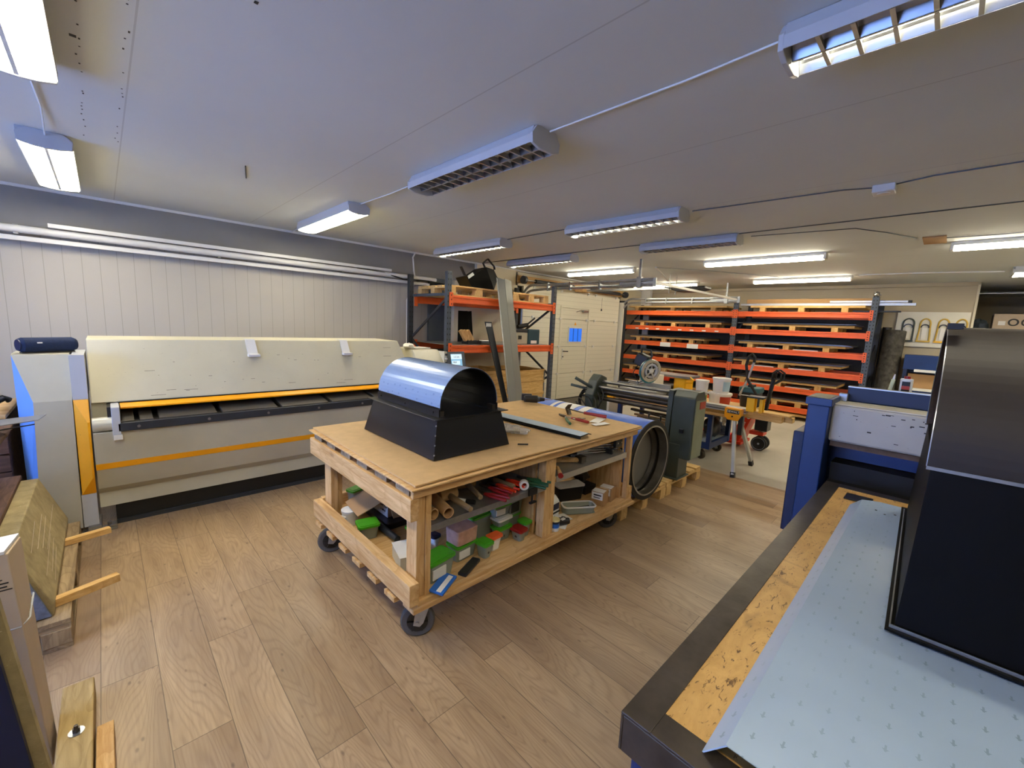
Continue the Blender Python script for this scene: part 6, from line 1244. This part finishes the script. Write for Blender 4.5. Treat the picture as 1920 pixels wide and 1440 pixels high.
G().box(-.33, -.262, 1.957, 1.9585, .70, .703).box(-.33, -.272, 1.957, 1.9585, .71, .714).box(-.33, -.268, 1.9572, 1.9587, .722, .726).box(-.33, -.28, 1.957, 1.9585, .735, .738).build('print', 'ink', tc, 0)
nv = thing('navy_panel', 'dark navy metal panel leaning at the lower left picture edge', 'panel', (-.5, 1.6, 0))
G().hexa([(-.85, 1.58, 0), (-.19, 1.58, 0), (-.19, 1.60, 0), (-.85, 1.60, 0)], [(-.85, 1.60, .92), (-.272, 1.60, .92), (-.272, 1.62, .92), (-.85, 1.62, .92)]).build('panel_face', 'navy', nv, 0)
single('leaning_board', G().hexa([(-.85, 1.61, 0), (-.165, 1.61, 0), (-.165, 1.64, 0), (-.85, 1.64, 0)], [(-.85, 1.63, .9), (-.252, 1.63, .9), (-.252, 1.66, .9), (-.85, 1.66, .9)]), 'blockskin', 'thick olive fibre board standing behind the navy panel', 'board')
# desk with tray, dark crate behind
dkk = thing('side_desk', 'small dark brown desk at the left edge with a metal tray on it', 'desk', (-.9, 3.1, 0))
G().box(-1.3, -.41, 2.98, 3.66, .885, .905).build('desk_top', 'darkY', dkk, 0, .002)
for x, y in ((-1.26, 3.02), (-1.26, 3.6), (-.55, 3.6)): G().box(x-.02, x+.02, y-.02, y+.02, .535, .885).build('leg', 'rack_dark', dkk, 0)
G().box(-1.2, -.455, 3.2, 3.5, .70, .86).build('drawer_box', 'plastic_b', dkk, 0, .01)
for k in range(4): G().box(-.456, -.4545, 3.23, 3.40, .72+.03*k, .73+.03*k).build('vent_slot', 'ink', dkk, 0)
single('desk_paper', G(at((-.5, 3.05, .906), .2)).box(-.12, .08, -.06, .12, 0, .002), 'paper', 'white paper on the dark desk at the left edge', 'paper')
ty = thing('metal_tray', 'thin grey metal tray tilted up on the dark desk at the left edge', 'tray', (-.5, 3.45, .905))
G().hexa([(-.75, 3.30, .94), (-.285, 3.34, .975), (-.262, 3.47, .98), (-.75, 3.5, .945)], [(-.75, 3.30, .944), (-.285, 3.34, .979), (-.262, 3.47, .984), (-.75, 3.5, .949)]).build('tray_sheet', 'sheet_grey', ty, 0); G().hexa([(-.75, 3.28, .906), (-.30, 3.36, .95), (-.30, 3.37, .95), (-.75, 3.29, .906)], [(-.75, 3.28, .915), (-.30, 3.36, .955), (-.30, 3.37, .955), (-.75, 3.29, .915)]).build('dark_rod', 'black', ty, 0)
cr = thing('plank_crate', 'dark weathered plank crate behind the desk at the left edge', 'crate', (-.9, 4.5, 0))
for k in range(7): G().box(-1.4, -.50, 4.20, 4.22, .02+.118*k, .125+.118*k).build('plank', 'darkX', cr, 0, .002)
G().box(-1.4, -.50, 4.22, 4.9, .02, .83).build('inner_lining', 'darkX', cr, 0); G().box(-1.42, -.495, 4.19, 4.92, .845, .87).build('lid_board', 'pineX', cr, 0, .003)
tg = thing('charger', 'black battery charger with cable on the dark plank crate', 'charger', (-.62, 4.3, .87)); G().box(-.75, -.55, 4.22, 4.38, .87, .93).build('case', 'plastic_b', tg, 0, .01); G().tube([(-.62, 4.40, .90), (-.52, 4.42, .95), (-.50, 4.44, .93)], [.03, .022, .02], 12).build('handle', 'plastic_b', tg); G().box(-.66, -.60, 4.215, 4.22, .89, .91).build('display', 'sheet_grey', tg, 0)
